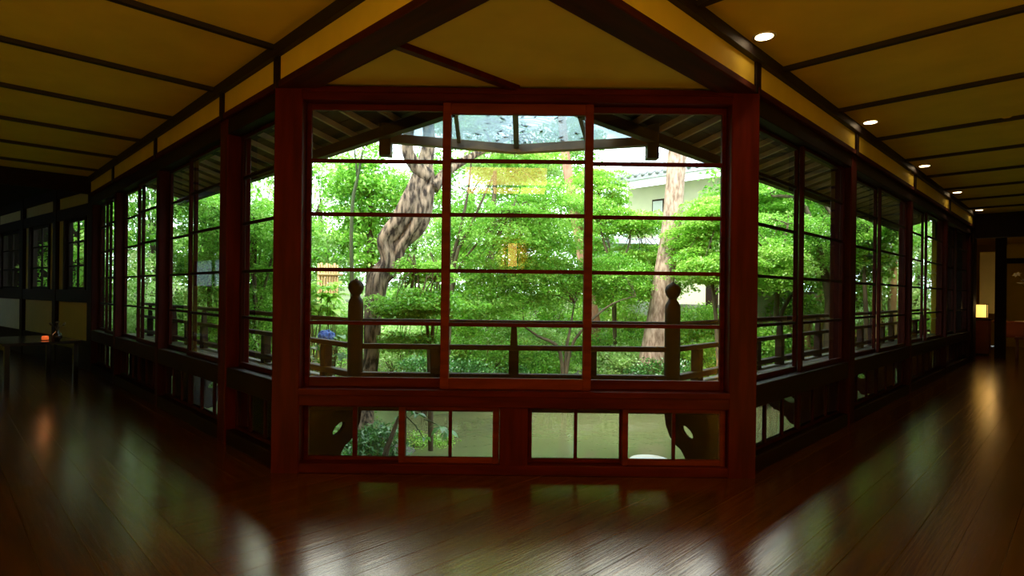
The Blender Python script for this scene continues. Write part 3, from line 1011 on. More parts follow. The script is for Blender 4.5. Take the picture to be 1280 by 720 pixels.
def eave(name, label, along_b, end, start):
    o = thing(name, label, 'roof', kind='structure')
    base = A0 if along_b else B0

    def P(n, s, z):
        return ab(base + n, s, z) if along_b else ab(s, base + n, z)
    zz = lambda n: ZW + (ZE - ZW) * n / EV
    # soffit boards: long strips along the wall, meeting the other eave on the valley
    nbd = 8
    for k in range(nbd):
        n0, n1 = -.06 + (EV + .06) * k / nbd, -.06 + (EV + .06) * (k + 1) / nbd - .008
        ps = [P(n0, start + n0, zz(n0)), P(n1, start + n1, zz(n1)), P(n1, end, zz(n1)), P(n0, end, zz(n0))]
        MB().add([tuple(p) for p in ps] + [(p.x, p.y, p.z + .025) for p in ps],
                 [(0, 3, 2, 1), (4, 5, 6, 7), (0, 1, 5, 4), (1, 2, 6, 5), (2, 3, 7, 6), (3, 0, 4, 7)]).build('soffit_board', 'soffit', o)
    s = start + .45
    while s < end:
        n1 = min(EV - .03, s - start - .05)
        if n1 > .2:
            oriented('rafter', o, P(-.05, s, zz(-.05) - .035), P(n1, s, zz(n1) - .035), .034, .06, 'rafter')
        s += .42
    # roof covering above
    ps = [P(-2.0, start - 2.0, zz(-2.0) + .12), P(EV + .1, start + EV + .1, zz(EV + .1) + .06), P(EV + .1, end + .1, zz(EV + .1) + .06), P(-2.0, end + .1, zz(-2.0) + .12)]
    MB().add([tuple(p) for p in ps] + [(p.x, p.y, p.z + .06) for p in ps],
             [(0, 3, 2, 1), (4, 5, 6, 7), (0, 1, 5, 4), (1, 2, 6, 5), (2, 3, 7, 6), (3, 0, 4, 7)]).build('roof_deck', 'rooftile', o)
    oriented('fascia', o, P(EV, start + EV, ZE + .02), P(EV, end, ZE + .02), .03, .10, 'rafter')
    oriented('purlin', o, P(EV - .22, start + EV + .6, ZE - .07), P(EV - .22, end, ZE - .07), .09, .11, 'out')
    oriented('valley_board', o, P(0, start, ZW - .03), P(EV, start + EV, ZE - .03), .10, .05, 'out')
    return o


eave('roof_left', 'dark boarded eave with rafters over the left veranda', True, LB1 + .2, B0)
eave('roof_right', 'dark boarded eave with rafters over the right veranda', False, RA1 + .4, A0)

gc = thing('glass_canopy', 'clear glass canopy with timber beams closing the corner between the eaves', 'canopy', (0, 0, 0))
eL, eC, eR, eI = Vector((-1.33, 6.02, 2.985)), Vector((.03, 6.30, 2.955)), Vector((1.44, 6.02, 2.985)), Vector((0, 4.98, 3.2))
oriented('front_beam', gc, eL, eC, .09, .09, 'canbeam')
oriented('front_beam', gc, eC, eR, .09, .09, 'canbeam')
for pt in (eL, eR):
    bar('hanging_post', gc, pt.x - .06, pt.x + .06, pt.y - .06, pt.y + .06, 2.80, 3.16, 'out', .006)
mL, mR = eL.lerp(eC, .55), eR.lerp(eC, .47)
iL, iR = Vector((-.56, 5.50, 3.13)), Vector((.62, 5.54, 3.13))
dz = Vector((0, 0, .05))
oriented('rafter', gc, eI, eC + Vector((0, -.03, .03)), .055, .07, 'canbeam')
oriented('rafter', gc, iL, mL + Vector((0, -.03, .03)), .04, .05, 'canbeam')
oriented('rafter', gc, iR, mR + Vector((0, -.03, .03)), .04, .05, 'canbeam')
for tri in ((eI, iL, mL, eC), (eI, eC, mR, iR), (iL, eL, mL), (iR, mR, eR)):
    ps = [q + dz * 1.1 for q in tri]
    k = len(ps)
    MB().add([tuple(q) for q in ps] + [tuple(q + Vector((0, 0, .006))) for q in ps],
             [tuple(range(k - 1, -1, -1)), tuple(range(k, 2 * k))] + [(i, (i + 1) % k, (i + 1) % k + k, i + k) for i in range(k)]).build('pane', 'canopy', gc)
lr = random.Random(4)
lv = MB()
for _ in range(70):
    u, v = lr.random(), lr.random()
    tri = (eI, mL, eC) if lr.random() < .5 else (eI, eC, mR)
    if u + v > 1:
        u, v = 1 - u, 1 - v
    c = tri[0] + (tri[1] - tri[0]) * u + (tri[2] - tri[0]) * v + dz * 1.1 + Vector((0, 0, .012))
    a = lr.uniform(0, 6.28)
    s = lr.uniform(.02, .055)
    x, y = Vector((math.cos(a), math.sin(a), 0)) * s, Vector((-math.sin(a), math.cos(a), 0)) * s * .4
    lv.add([c - x, c - y, c + x + Vector((0, 0, .01)), c + y], [(0, 1, 2, 3)])
tag(lv.build('fallen_leaves', 'bark'), 'dead leaves scattered on the glass canopy', 'leaves', kind='stuff')


# ------------------------------------------------------------------ garden ground and pond
def smooth(a, b2, x):
    t = np.clip((x - a) / (b2 - a), 0, 1)
    return t * t * (3 - 2 * t)


def ground_h(x, y):
    # pond ellipse-like basin in front of the bay
    e = np.sqrt(((x - 1.9) / 4.3) ** 2 + ((y - 8.3) / 3.3) ** 2)
    e2 = np.sqrt(((x - 5.8) / 3.2) ** 2 + ((y - 10.2) / 2.0) ** 2)
    e = np.minimum(e, e2)
    base = -.55 + .55 * smooth(11, 16, y) + 1.3 * smooth(15, 26, y) + .3 * smooth(-2, -8, x)
    h = -1.4 + (base + 1.4) * smooth(.82, 1.08, e)
    h = h + .06 * np.sin(x * 1.7 + y * .9) + .05 * np.sin(x * .8 - y * 2.1)
    return h


gx = np.linspace(-24, 26, 140)
gy = np.linspace(2.5, 44, 120)
X, Yg = np.meshgrid(gx, gy)
Z = ground_h(X, Yg)
# under the building the ground stays below the floor
aa, bb = (X + Yg) / R2, (Yg - X) / R2
Z = np.where((aa < A0 + .6) | (bb < B0 + .6), np.minimum(Z, -.62), Z)
vs = np.stack([X, Yg, Z], -1).reshape(-1, 3)
nx, ny = len(gx), len(gy)
fs = [(j * nx + i, j * nx + i + 1, (j + 1) * nx + i + 1, (j + 1) * nx + i) for j in range(ny - 1) for i in range(nx - 1)]
mg = MB()
mg.v = [tuple(v) for v in vs]
mg.f = fs
g = mg.build('ground', 'earth', smooth=True)
tag(g, 'mossy garden ground rising beyond the pond', 'ground', kind='structure')
pw = MB().add([(-2.9, 4.6, -.8), (9.6, 4.6, -.8), (9.6, 12.4, -.8), (-2.9, 12.4, -.8)], [(0, 1, 2, 3)]).build('pond_water', 'water')
tag(pw, 'murky olive green pond below the veranda', 'pond', kind='structure')


def gz(x, y):
    return float(ground_h(np.array(x), np.array(y)))


# ------------------------------------------------------------------ foliage
def leaves(name, parent, pos, tone, size, mat, tilt=.5, elong=.45, seed=0, kind='stuff'):
    r = np.random.default_rng(seed)
    N = len(pos)
    yaw = r.uniform(0, 2 * np.pi, N)
    pit = r.normal(-.25, tilt, N)
    rol = r.normal(0, tilt, N)
    L = size * r.uniform(.65, 1.3, N)
    cy, sy, cp_, sp_ = np.cos(yaw), np.sin(yaw), np.cos(pit), np.sin(pit)
    u = np.stack([cy * cp_, sy * cp_, sp_], -1)
    v0 = np.stack([-sy, cy, np.zeros(N)], -1)
    nn = np.cross(u, v0)
    v = v0 * np.cos(rol)[:, None] + nn * np.sin(rol)[:, None]
    nn = np.cross(u, v)
    Lh, Wh = (L / 2)[:, None], (L * elong / 2)[:, None]
    V = np.empty((N, 4, 3), np.float32)
    V[:, 0] = pos - u * Lh
    V[:, 1] = pos + v * Wh + nn * Wh * .3
    V[:, 2] = pos + u * Lh
    V[:, 3] = pos - v * Wh + nn * Wh * .3
    me = bpy.data.meshes.new(name)
    me.vertices.add(N * 4)
    me.vertices.foreach_set('co', V.reshape(-1))
    me.loops.add(N * 4)
    me.loops.foreach_set('vertex_index', np.arange(N * 4, dtype=np.int32))
    me.polygons.add(N)
    me.polygons.foreach_set('loop_start', np.arange(0, N * 4, 4, dtype=np.int32))
    me.polygons.foreach_set('loop_total', np.full(N, 4, np.int32))
    at_ = me.attributes.new('tone', 'FLOAT', 'FACE')
    at_.data.foreach_set('value', np.clip(tone, 0, 1).astype(np.float32))
    me.materials.append(M[mat])
    me.update()
    me.validate()
    return place(me, name, parent, kind=kind)


def crown(c, r3, npads, per, pad, flat, seed, shell=.45):
    """leaf positions of a crown made of drooping pads; returns points, tones and the pad centres"""
    r = np.random.default_rng(seed)
    d = r.normal(size=(npads, 3))
    d /= np.linalg.norm(d, axis=1)[:, None]
    rad = r.uniform(shell, 1.0, npads) ** .7
    pc = d * rad[:, None] * np.array(r3) + np.array(c)
    pt = r.normal(.5, .17, npads)
    pr_ = pad * r.uniform(.6, 1.3, npads)
    ang = r.uniform(0, 2 * np.pi, (npads, per))
    rr = np.sqrt(r.uniform(0, 1, (npads, per))) * pr_[:, None]
    x = np.cos(ang) * rr
    y = np.sin(ang) * rr
    z = -.35 * rr ** 2 / pr_[:, None] + r.normal(0, 1, (npads, per)) * pad * flat
    P = np.stack([x, y, z], -1) + pc[:, None, :]
    T = pt[:, None] + r.normal(0, .16, (npads, per))
    return P.reshape(-1, 3), T.reshape(-1), pc


def tree(name, label, cat, base, trunk, trunk_mat, crowns, leafmat, leaf, group=None, twigs=8, tilt=.5, elong=.5, seed=1, twig_r=.018, mod=None, seg=10):
    zg = gz(base[0], base[1]) - .15
    if base[2] > zg + .05:                       # carry the trunk down into the ground
        pts_, rad_ = list(trunk[0][0]), list(trunk[0][1])
        trunk = [([Vector((base[0] - (pts_[1][0] - base[0]) * .2, base[1], zg))] + pts_, [rad_[0] * 1.2] + rad_)] + list(trunk[1:])
        base = (base[0], base[1], zg)
    o = thing(name, label, cat, base, 0, group)
    b0 = Vector(base)
    tops = []
    for i, (pts, rads) in enumerate(trunk):
        nm = 'trunk' if i == 0 else 'branch'
        MB().tube([Vector(p) - b0 for p in pts], rads, seg, mod if i < 2 else None).build(nm, trunk_mat, o, smooth=True)
        tops.append(Vector(pts[-1]) - b0)
    Ps, Ts = [], []
    rr = random.Random(seed)
    tw_ = MB()
    for k, (c, r3, npads, per, pad, flat) in enumerate(crowns):
        P, T, pc = crown(Vector(c) - b0, r3, npads, per, pad, flat, seed * 31 + k)
        Ps.append(P)
        Ts.append(T)
        for j in range(min(twigs, len(pc))):
            e = Vector(pc[j])
            s = min(tops, key=lambda q: (q - e).length)
            m1 = s.lerp(e, .5) + Vector((rr.uniform(-.1, .1), rr.uniform(-.1, .1), .12 + rr.uniform(-.05, .1)))
            tw_.tube([s, m1, e], [twig_r, twig_r * .7, twig_r * .3], 5, cap=False)
    if tw_.v:
        tw_.build('twigs', trunk_mat if trunk_mat != 'bark_old' else 'bark', o, kind='stuff')
    leaves('foliage', o, np.concatenate(Ps), np.concatenate(Ts), leaf, leafmat, tilt, elong, seed)
    return o


def knotty(k1, k2, amp):
    return lambda a, t: 1 + amp * math.sin(3 * a + k1 * t) + amp * .6 * math.sin(5 * a - k2 * t) + amp * .8 * math.sin(t * 17 + a)


def smooth_path(pts, rads, n=28):
    """Catmull-Rom through the points"""
    out, ro = [], []
    P = [Vector(p) for p in pts]
    m_ = len(P) - 1
    for i in range(n + 1):
        t = i / n * m_
        k = min(int(t), m_ - 1)
        f = t - k
        p0, p1, p2, p3 = P[max(k - 1, 0)], P[k], P[k + 1], P[min(k + 2, m_)]
        out.append(.5 * ((2 * p1) + (p2 - p0) * f + (2 * p0 - 5 * p1 + 4 * p2 - p3) * f * f + (3 * p1 - p0 - 3 * p2 + p3) * f ** 3))
        ro.append(rads[k] * (1 - f) + rads[k + 1] * f)
    return out, ro


# --- the old twisted tree on the left
Yt = 8.6
tr = smooth_path([at(450, 545, 7.9), at(457, 490, 8.2), at(464, 450, 8.4), at(467, 405, 8.5), at(471, 372, 8.55), at(474, 348, Yt), at(484, 325, Yt), at(480, 300, Yt), at(498, 277, Yt), at(512, 255, Yt), at(527, 222, Yt + .1), at(533, 195, Yt + .2), at(536, 165, Yt + .3), at(530, 95, Yt + .5)],
                 [.20, .13, .105, .115, .13, .15, .115, .125, .12, .125, .125, .11, .09, .07], 64)
strand = smooth_path([at(482, 352, Yt + .08), at(490, 335, Yt + .10), at(500, 308, Yt + .10), at(516, 286, Yt + .10), at(528, 258, Yt + .10), at(535, 228, Yt + .12), at(533, 205, Yt + .2)],
                     [.05, .11, .12, .14, .135, .11, .07], 40)
b1 = smooth_path([at(536, 222, Yt + .1), at(518, 205, Yt), at(509, 185, Yt - .1), at(512, 150, Yt - .2), at(505, 90, Yt - .2)], [.13, .10, .085, .07, .05], 14)
b2_ = smooth_path([at(541, 235, Yt + .1), at(562, 212, Yt + .3), at(600, 190, Yt + .6), at(640, 170, Yt + .9)], [.10, .07, .05, .03], 12)
base = tr[0][0]
tree('twisted_tree', 'old twisted grey barked tree leaning behind the left newel post', 'tree', (base.x, base.y, base.z), [tr, strand, b1, b2_], 'bark_old',
     [(at(515, 30, 9.0), (1.5, 1.3, .9), 60, 110, .45, .14), (at(655, 195, 9.6), (.55, .5, .22), 14, 90, .3, .1)], 'maple', .085, twigs=10, seed=11, mod=knotty(9, 6, .16), seg=26)

# --- straight pine on the right
Yp = 12.0
tr = smooth_path([at(815, 450, Yp), at(821, 405, Yp), at(828, 360, Yp), at(834, 320, Yp), at(840, 270, Yp), at(847, 200, Yp), at(852, 150, Yp), at(858, 60, Yp)], [.27, .245, .21, .20, .195, .19, .185, .16], 40)
base = tr[0][0]
tree('pine_tree', 'tall straight pinkish brown pine trunk behind the right newel post', 'tree', (base.x, base.y, base.z), [tr, ([at(851, 110, Yp), at(900, 60, Yp), at(960, 40, Yp)], [.09, .06, .03])], 'bark_pine',
     [(at(858, 10, Yp), (1.6, 1.3, .9), 50, 90, .5, .12)], 'deep', .12, twigs=10, seed=12, mod=knotty(4, 5, .07), seg=20)
# --- slim reddish trunk beyond the middle sash
Yr = 13.4
tr = smooth_path([at(742, 400, Yr), at(730, 330, Yr), at(722, 285, Yr), at(713, 235, Yr), at(706, 185, Yr), at(698, 100, Yr)], [.16, .14, .125, .115, .105, .09], 16)
base = tr[0][0]
tree('red_barked_tree', 'slim reddish trunk rising behind the maple at the middle sash', 'tree', (base.x, base.y, base.z), [tr], 'bark_red',
     [(at(700, 40, Yr), (1.6, 1.3, .9), 45, 90, .5, .12)], 'maple', .11, twigs=8, seed=13)

# --- thin sapling near the left newel
Ys = 9.3
tr = smooth_path([at(441, 440, Ys), at(440, 350, Ys), at(439, 300, Ys), at(441, 250, Ys), at(447, 222, Ys), at(453, 190, Ys)], [.035, .032, .03, .027, .022, .015], 14)
b1 = ([at(447, 224, Ys), at(445, 205, Ys), at(443, 185, Ys)], [.018, .014, .01])
base = tr[0][0]
tree('forked_sapling', 'thin dark forked sapling standing behind the left newel post', 'sapling', (base.x, base.y, base.z), [tr, b1], 'stem',
     [(at(450, 165, Ys), (.5, .4, .25), 14, 60, .28, .1)], 'maple', .07, twigs=6, seed=14, twig_r=.008)


# --- maples
def maple(label, base_px, Yb, stems, crowns, mat='maple', leaf=.054, seed=20, bark='bark', twigs=10, name='maple_tree', group='maples across the pond'):
    bp_ = at(base_px[0], base_px[1], Yb)
    bz = gz(bp_.x, bp_.y)
    b0 = Vector((bp_.x, bp_.y, min(bz, bp_.z)))
    trunks = []
    for st_pts, r0 in stems:
        pts = [b0 - Vector((0, 0, .05))] + [at(px, py, Yq) for px, py, Yq in st_pts]
        rads = [r0 * (1 - .75 * i / (len(pts) - 1)) for i in range(len(pts))]
        trunks.append(smooth_path(pts, rads, 12))
    return tree(name, label, 'tree', b0, trunks, bark, [(at(px, py, Yq), r3, int(n_ * 1.25), int(per * 1.35), pad, flat) for (px, py, Yq, r3, n_, per, pad, flat) in crowns], mat, leaf, group, twigs=twigs, seed=seed, tilt=.45, elong=.55, twig_r=.012)


maple('broad green maple filling the middle sash', (560, 440), 10.6,
      [([(563, 345, 10.6), (575, 290, 10.6), (585, 240, 10.7), (590, 190, 10.8)], .05), ([(566, 340, 10.5), (590, 280, 10.4), (605, 245, 10.4), (625, 200, 10.6)], .04),
       ([(566, 360, 10.6), (600, 300, 10.5), (640, 262, 10.5)], .035)],
      [(620, 300, 11.0, (1.3, .9, .95), 115, 150, .42, .07), (690, 270, 11.3, (.95, .8, .75), 60, 150, .42, .07), (600, 370, 11.2, (1.0, .7, .5), 50, 150, .4, .07)], seed=21)
maple('rounded green maple at the right of the middle sash', (705, 470), 11.4,
      [([(700, 440, 11.3), (672, 420, 11.2), (655, 408, 11.2)], .05), ([(708, 440, 11.4), (712, 415, 11.4), (718, 380, 11.5)], .05), ([(712, 440, 11.3), (735, 405, 11.2), (765, 380, 11.2), (795, 370, 11.3)], .04)],
      [(680, 350, 11.8, (1.1, .7, .6), 80, 150, .4, .07), (765, 345, 11.9, (.75, .6, .55), 55, 150, .38, .07)], seed=22)
maple('yellow green maple in front of the pale house', (770, 430), 12.8,
      [([(765, 350, 12.8), (752, 290, 12.8), (748, 240, 12.9)], .05), ([(770, 350, 12.7), (785, 310, 12.7), (790, 280, 12.8)], .04)],
      [(752, 235, 13.0, (.55, .6, .48), 46, 130, .36, .05), (780, 275, 13.0, (.95, .6, .30), 60, 130, .4, .05), (800, 320, 13.2, (.7, .5, .35), 40, 130, .36, .06)], 'yellow', .062, 23)
maple('bright yellow green maple right of the pine trunk', (905, 460), 11.0,
      [([(895, 400, 11.0), (888, 330, 11.1), (890, 270, 11.2)], .05), ([(905, 390, 11.0), (925, 330, 11.0), (935, 290, 11.0)], .04)],
      [(890, 270, 11.2, (.60, .6, .42), 64, 130, .36, .05), (890, 330, 11.0, (.68, .6, .36), 64, 130, .36, .05), (950, 330, 11.2, (.8, .6, .5), 60, 130, .38, .06), (862, 300, 11.6, (.4, .5, .4), 30, 130, .34, .06)], 'yellow', .06, 24)
maple('green maple growing across the foot of the twisted trunk', (540, 475), 8.0,
      [([(540, 430, 8.0), (545, 380, 8.0), (547, 340, 8.0)], .035), ([(535, 420, 8.0), (525, 365, 8.0), (520, 335, 8.0)], .03)],
      [(520, 378, 8.0, (.62, .3, .22), 52, 130, .24, .06), (535, 335, 8.3, (.4, .3, .2), 22, 120, .22, .06), (520, 425, 8.2, (.5, .4, .16), 22, 120, .24, .06)], leaf=.048, seed=25)
maple('green maple seen through the first left wing sash', (322, 470), 9.6,
      [([(320, 400, 9.6), (318, 340, 9.6), (322, 280, 9.7)], .06), ([(322, 400, 9.6), (338, 330, 9.7), (345, 280, 9.8)], .04)],
      [(322, 300, 9.9, (.7, .7, .85), 75, 150, .4, .07), (325, 380, 9.8, (.6, .6, .4), 40, 140, .36, .07)], seed=26)
maple('leafy maple seen through the second left wing sash', (262, 455), 10.8,
      [([(262, 400, 10.8), (262, 340, 10.8), (265, 280, 10.9)], .07)],
      [(262, 300, 11.0, (.8, .8, .95), 80, 140, .42, .08), (262, 385, 11, (.8, .8, .5), 45, 140, .42, .08)], seed=27)
maple('green maple seen through the first right wing sash', (968, 460), 11.6,
      [([(970, 400, 11.6), (975, 340, 11.6), (985, 280, 11.7)], .07), ([(972, 410, 11.6), (1000, 350, 11.8), (1020, 290, 12.0)], .06)],
      [(968, 290, 12.0, (.8, .8, .45), 50, 130, .4, .07), (1022, 300, 12.4, (.7, .7, .6), 55, 130, .4, .07)], seed=28)
maple('sparse maple with bare limbs under the right eave', (1035, 470), 12.4,
      [([(1038, 390, 12.4), (1030, 340, 12.4), (1018, 290, 12.4), (1000, 250, 12.4), (965, 245, 12.3)], .11), ([(1036, 370, 12.4), (1046, 320, 12.5), (1040, 270, 12.5), (1015, 240, 12.5)], .09)],
      [(990, 240, 12.8, (1.0, .7, .35), 26, 120, .36, .06), (1080, 310, 14.6, (.6, .7, .7), 40, 130, .4, .07)], 'maple', .075, 29, twigs=14)


def shrub(name, label, px, py, Yq, r3, npads, per, pad, mat, leaf, seed, group=None, elong=.5, flat=.16):
    c = at(px, py, Yq)
    z0 = gz(c.x, c.y)
    b0 = Vector((c.x, c.y, z0 - .03))
    o = thing(name, label, 'shrub', b0, 0, group)
    rr = random.Random(seed)
    sm = MB()
    P, T, pc = crown(c - b0, r3, npads, per, pad, flat, seed, .3)
    for j in range(min(9, npads)):
        e = Vector(pc[j])
        sm.tube([(rr.uniform(-.05, .05), rr.uniform(-.05, .05), 0), (e.x * .5, e.y * .5, e.z * .55), e], [.018, .013, .006], 5)
    sm.build('stems', 'bark', o, kind='stuff')
    leaves('foliage', o, P, T, leaf, mat, .6, elong, seed)
    return o


SG = 'clipped and wild shrubs along the pond'
shrub('pond_shrub', 'green shrub low behind the railing left of the centre strut', 600, 440, 11.7, (.85, .5, .42), 45, 130, .3, 'maple', .06, 41, SG)
shrub('pond_shrub', 'dark leafed shrub low at the left of the middle sash', 580, 462, 11.0, (.45, .4, .3), 26, 120, .25, 'deep', .06, 42, SG)
shrub('pond_shrub', 'green shrub low behind the railing right of the centre strut', 690, 462, 11.9, (.75, .4, .3), 35, 120, .28, 'maple', .06, 43, SG)
shrub('pond_shrub', 'bright shrub low behind the right newel post', 790, 455, 12.2, (.95, .5, .42), 55, 130, .3, 'pale', .06, 44, SG)
shrub('pond_shrub', 'dense green shrub at the foot of the pine trunk', 760, 432, 13.0, (1.1, .5, .45), 60, 130, .34, 'maple', .066, 45, SG)
shrub('pond_shrub', 'yellow green shrub right of the right newel post', 890, 440, 12.4, (.75, .5, .45), 42, 130, .3, 'yellow', .06, 46, SG)
shrub('pond_shrub', 'green shrub behind the foot of the twisted tree', 500, 430, 10.8, (.7, .5, .45), 42, 130, .3, 'pale', .06, 47, SG)
shrub('pond_shrub', 'small dark shrub under the maple behind the left sash', 530, 460, 10.2, (.5, .4, .25), 28, 120, .24, 'deep', .055, 48, SG)
shrub('pond_shrub', 'pale shrub behind the bamboo fence', 395, 330, 15.5, (.9, .7, .9), 60, 120, .4, 'pale', .085, 49, SG)
shrub('pond_shrub', 'green shrub behind the left veranda railing', 300, 425, 9.6, (.8, .6, .5), 48, 130, .3, 'maple', .06, 50, SG)
shrub('pond_shrub', 'green shrub beside the brown garden handrail', 962, 420, 11.2, (.6, .5, .35), 40, 130, .28, 'maple', .06, 51, SG)
shrub('pond_shrub', 'leafy shrub outside the far left wing sashes', 195, 400, 12.6, (.8, .8, .9), 60, 130, .36, 'pale', .075, 52, SG)
shrub('bank_fern', 'dark glossy shrub spilling down the bank below the left corner bracket', 462, 560, 7.3, (.42, .35, .36), 60, 70, .2, 'deep', .075, 53, elong=.3)
shrub('bank_fern', 'dark leafy clump under the veranda beside the left corner bracket', 425, 580, 6.5, (.30, .3, .22), 26, 60, .16, 'deep', .06, 54, elong=.35)
shrub('bank_fern', 'bright small leafed shrub on the pond edge below the low left window', 535, 562, 8.4, (.42, .4, .30), 40, 70, .2, 'yellow', .05, 55)
shrub('bank_fern', 'green shrub under the left wing veranda', 325, 545, 6.8, (.4, .4, .35), 30, 60, .2, 'deep', .07, 56)

shrub('pond_shrub', 'wide green shrub on the far bank below the middle sash', 640, 452, 12.2, (1.0, .5, .5), 60, 130, .32, 'maple', .062, 57, SG)
shrub('pond_shrub', 'light green shrub behind the centre strut', 645, 425, 13.2, (1.1, .5, .5), 60, 130, .34, 'pale', .066, 58, SG)
shrub('pond_shrub', 'light green shrub between the pine trunk and the right newel post', 835, 425, 13.4, (.9, .5, .6), 55, 130, .34, 'maple', .066, 59, SG)
shrub('pond_shrub', 'green shrub on the far bank below the left sash', 545, 440, 11.6, (.7, .5, .5), 50, 130, .3, 'maple', .062, 60, SG)
shrub('pond_shrub', 'green shrub beyond the railing at the right corner post', 935, 430, 11.4, (.55, .5, .5), 40, 130, .3, 'maple', .062, 61, SG)
shrub('pond_shrub', 'pale shrub behind the hydrangea', 412, 405, 11.4, (.7, .5, .5), 45, 130, .32, 'pale', .066, 62, SG)
shrub('pond_shrub', 'tall mixed shrub behind the green maple at the foot of the twisted trunk', 505, 395, 12.6, (.9, .6, .65), 60, 150, .32, 'maple', .06, 63, SG)
shrub('pond_shrub', 'tall dense shrub under the broad maple at the middle sash', 600, 400, 13.2, (1.1, .6, .6), 75, 150, .32, 'maple', .06, 64, SG)
shrub('pond_shrub', 'tall dense shrub under the rounded maple at the middle sash', 690, 385, 14.2, (1.2, .6, .75), 80, 150, .34, 'maple', .064, 65, SG)
shrub('pond_shrub', 'tall yellow green shrub left of the pine trunk', 775, 400, 14.0, (.8, .6, .6), 55, 150, .32, 'yellow', .064, 66, SG)
shrub('pond_shrub', 'tall shrub right of the pine trunk before the house plinth', 880, 405, 13.6, (.8, .6, .55), 60, 150, .32, 'maple', .064, 67, SG)
shrub('pond_shrub', 'dark low shrub on the far bank under the right newel post', 820, 462, 11.8, (.6, .4, .28), 34, 130, .26, 'deep', .06, 68, SG)
shrub('pond_shrub', 'dark low shrub on the far bank left of the centre strut', 630, 466, 11.6, (.45, .4, .24), 28, 130, .24, 'deep', .058, 69, SG)
maple('light green maple standing before the house door', (830, 420), 14.4,
      [([(835, 360, 14.4), (840, 310, 14.4)], .05)], [(800, 345, 14.8, (1.2, .7, .6), 60, 130, .42, .08), (860, 315, 14.9, (1.0, .7, .55), 50, 130, .42, .08)], 'yellow', .08, 30)
maple('green maple between the house and the slim reddish trunk', (765, 420), 14.9,
      [([(760, 360, 14.9), (765, 320, 14.9)], .05)], [(760, 355, 15.2, (1.3, .7, .55), 60, 130, .42, .08), (735, 285, 15.4, (.7, .6, .8), 45, 130, .42, .08)], 'maple', .08, 31)
maple('tall maple whose top shows through the glass canopy', (612, 400), 14.6,
      [([(615, 300, 14.6), (618, 200, 14.6), (600, 150, 14.6)], .09)], [(590, 150, 14.8, (.9, .8, .6), 40, 110, .42, .08), (640, 205, 15.0, (1.3, .8, .5), 50, 120, .42, .08), (610, 60, 15.0, (1.6, 1.2, .9), 60, 110, .5, .1), (680, -10, 15.4, (1.7, 1.2, 1.0), 60, 110, .5, .1), (630, -110, 15.4, (1.7, 1.2, 1.0), 55, 110, .5, .1), (725, 165, 15.2, (.55, .6, .5), 24, 110, .4, .08)], 'pale', .085, 32)

maple('yellow green maple beyond the second pillar of the right wing', (1085, 450), 14.2,
      [([(1082, 380, 14.2), (1080, 330, 14.2), (1085, 290, 14.3)], .07)], [(1080, 285, 14.4, (.55, .6, .5), 50, 130, .36, .06)], 'yellow', .06, 33)
maple('loose maple with a pale mossy trunk at the second pillar of the right wing', (1116, 450), 16.6,
      [([(1115, 380, 16.6), (1113, 320, 16.6), (1112, 260, 16.7)], .14)], [(1122, 300, 17.2, (.6, .6, .9), 50, 130, .36, .06)], 'maple', .06, 34, 'bark_pine')

# tall background trees closing the garden
BG = 'tall trees at the back of the garden'
bgt = [  # px, top-centre y, depth, rx, rz, mat, label
    (400, 255, 17.5, 2.0, 1.9, 'pale', 'pale sunlit tree behind the bamboo fence'),
    (462, 235, 16.0, 1.0, 1.2, 'maple', 'darker green tree behind the forked sapling'),
    (520, 290, 17.0, 1.6, 2.0, 'pale', 'pale tree behind the twisted trunk'),
    (590, 240, 17.0, 1.9, 1.9, 'maple', 'full green tree behind the maple of the middle sash'),
    (680, 225, 17.5, 1.7, 1.8, 'maple', 'full green tree behind the slim reddish trunk'),
    (330, 270, 15.0, 1.8, 2.2, 'maple', 'full green tree behind the first left wing sash'),
    (255, 285, 16.0, 2.0, 2.2, 'pale', 'pale green tree behind the second left wing sash'),
    (190, 300, 16.0, 1.6, 2.2, 'maple', 'green tree behind the third and fourth left wing sashes'),
    (120, 320, 17.0, 1.6, 2.0, 'maple', 'dense tree outside the small end windows'),
    (60, 320, 18.5, 1.8, 2.0, 'pale', 'pale tree outside the small end windows'),
    (15, 320, 20.5, 1.8, 2.0, 'maple', 'dense tree beyond the farthest small window'),
    (942, 250, 14.0, .9, 1.2, 'maple', 'green tree beside the pale house behind the right corner post'),
    (990, 275, 14.6, 1.1, 1.8, 'maple', 'dense tree behind the first right wing sash'),
    (1045, 290, 16.4, 1.4, 2.2, 'maple', 'dense tree behind the second right wing sash'),
    (1100, 310, 17.5, 1.5, 2.2, 'pale', 'pale tree behind the wooden pavilion'),
    (1150, 320, 19.0, 1.6, 2.3, 'maple', 'green tree at the far end of the right wing'),
]
for i, (px, py, Yq, rx, rz, mt, lab) in enumerate(bgt):
    c = at(px, py, Yq)
    z0 = gz(c.x, c.y)
    rr = random.Random(60 + i)
    tk = [(Vector((c.x + rr.uniform(-.3, .3), c.y + .2, z0 - .1)), Vector((c.x + rr.uniform(-.2, .2), c.y + .1, (z0 + c.z) / 2)), c)]
    tree('background_tree', lab, 'tree', (tk[0][0].x, tk[0][0].y, z0 - .1), [(list(tk[0]), [.14, .11, .06])], 'bark',
         [(c, (rx, rx * .7, rz), 70, 120, .55, .16), (c - Vector((0, 0, rz * 1.2)), (rx * .9, rx * .6, rz * .7), 40, 120, .5, .16)] + ([(c + Vector((0, -.5, 3.2)), (rx * 1.25, rx, 1.7), 70, 110, .6, .14), (c + Vector((0, -.5, 5.8)), (rx * 1.1, rx, 1.4), 45, 100, .6, .14)] if i in (6, 7, 8, 14, 15) else []), mt, .125, BG, twigs=6, seed=60 + i, tilt=.6)  # some trees get extra high crowns out of view, added to block the sky


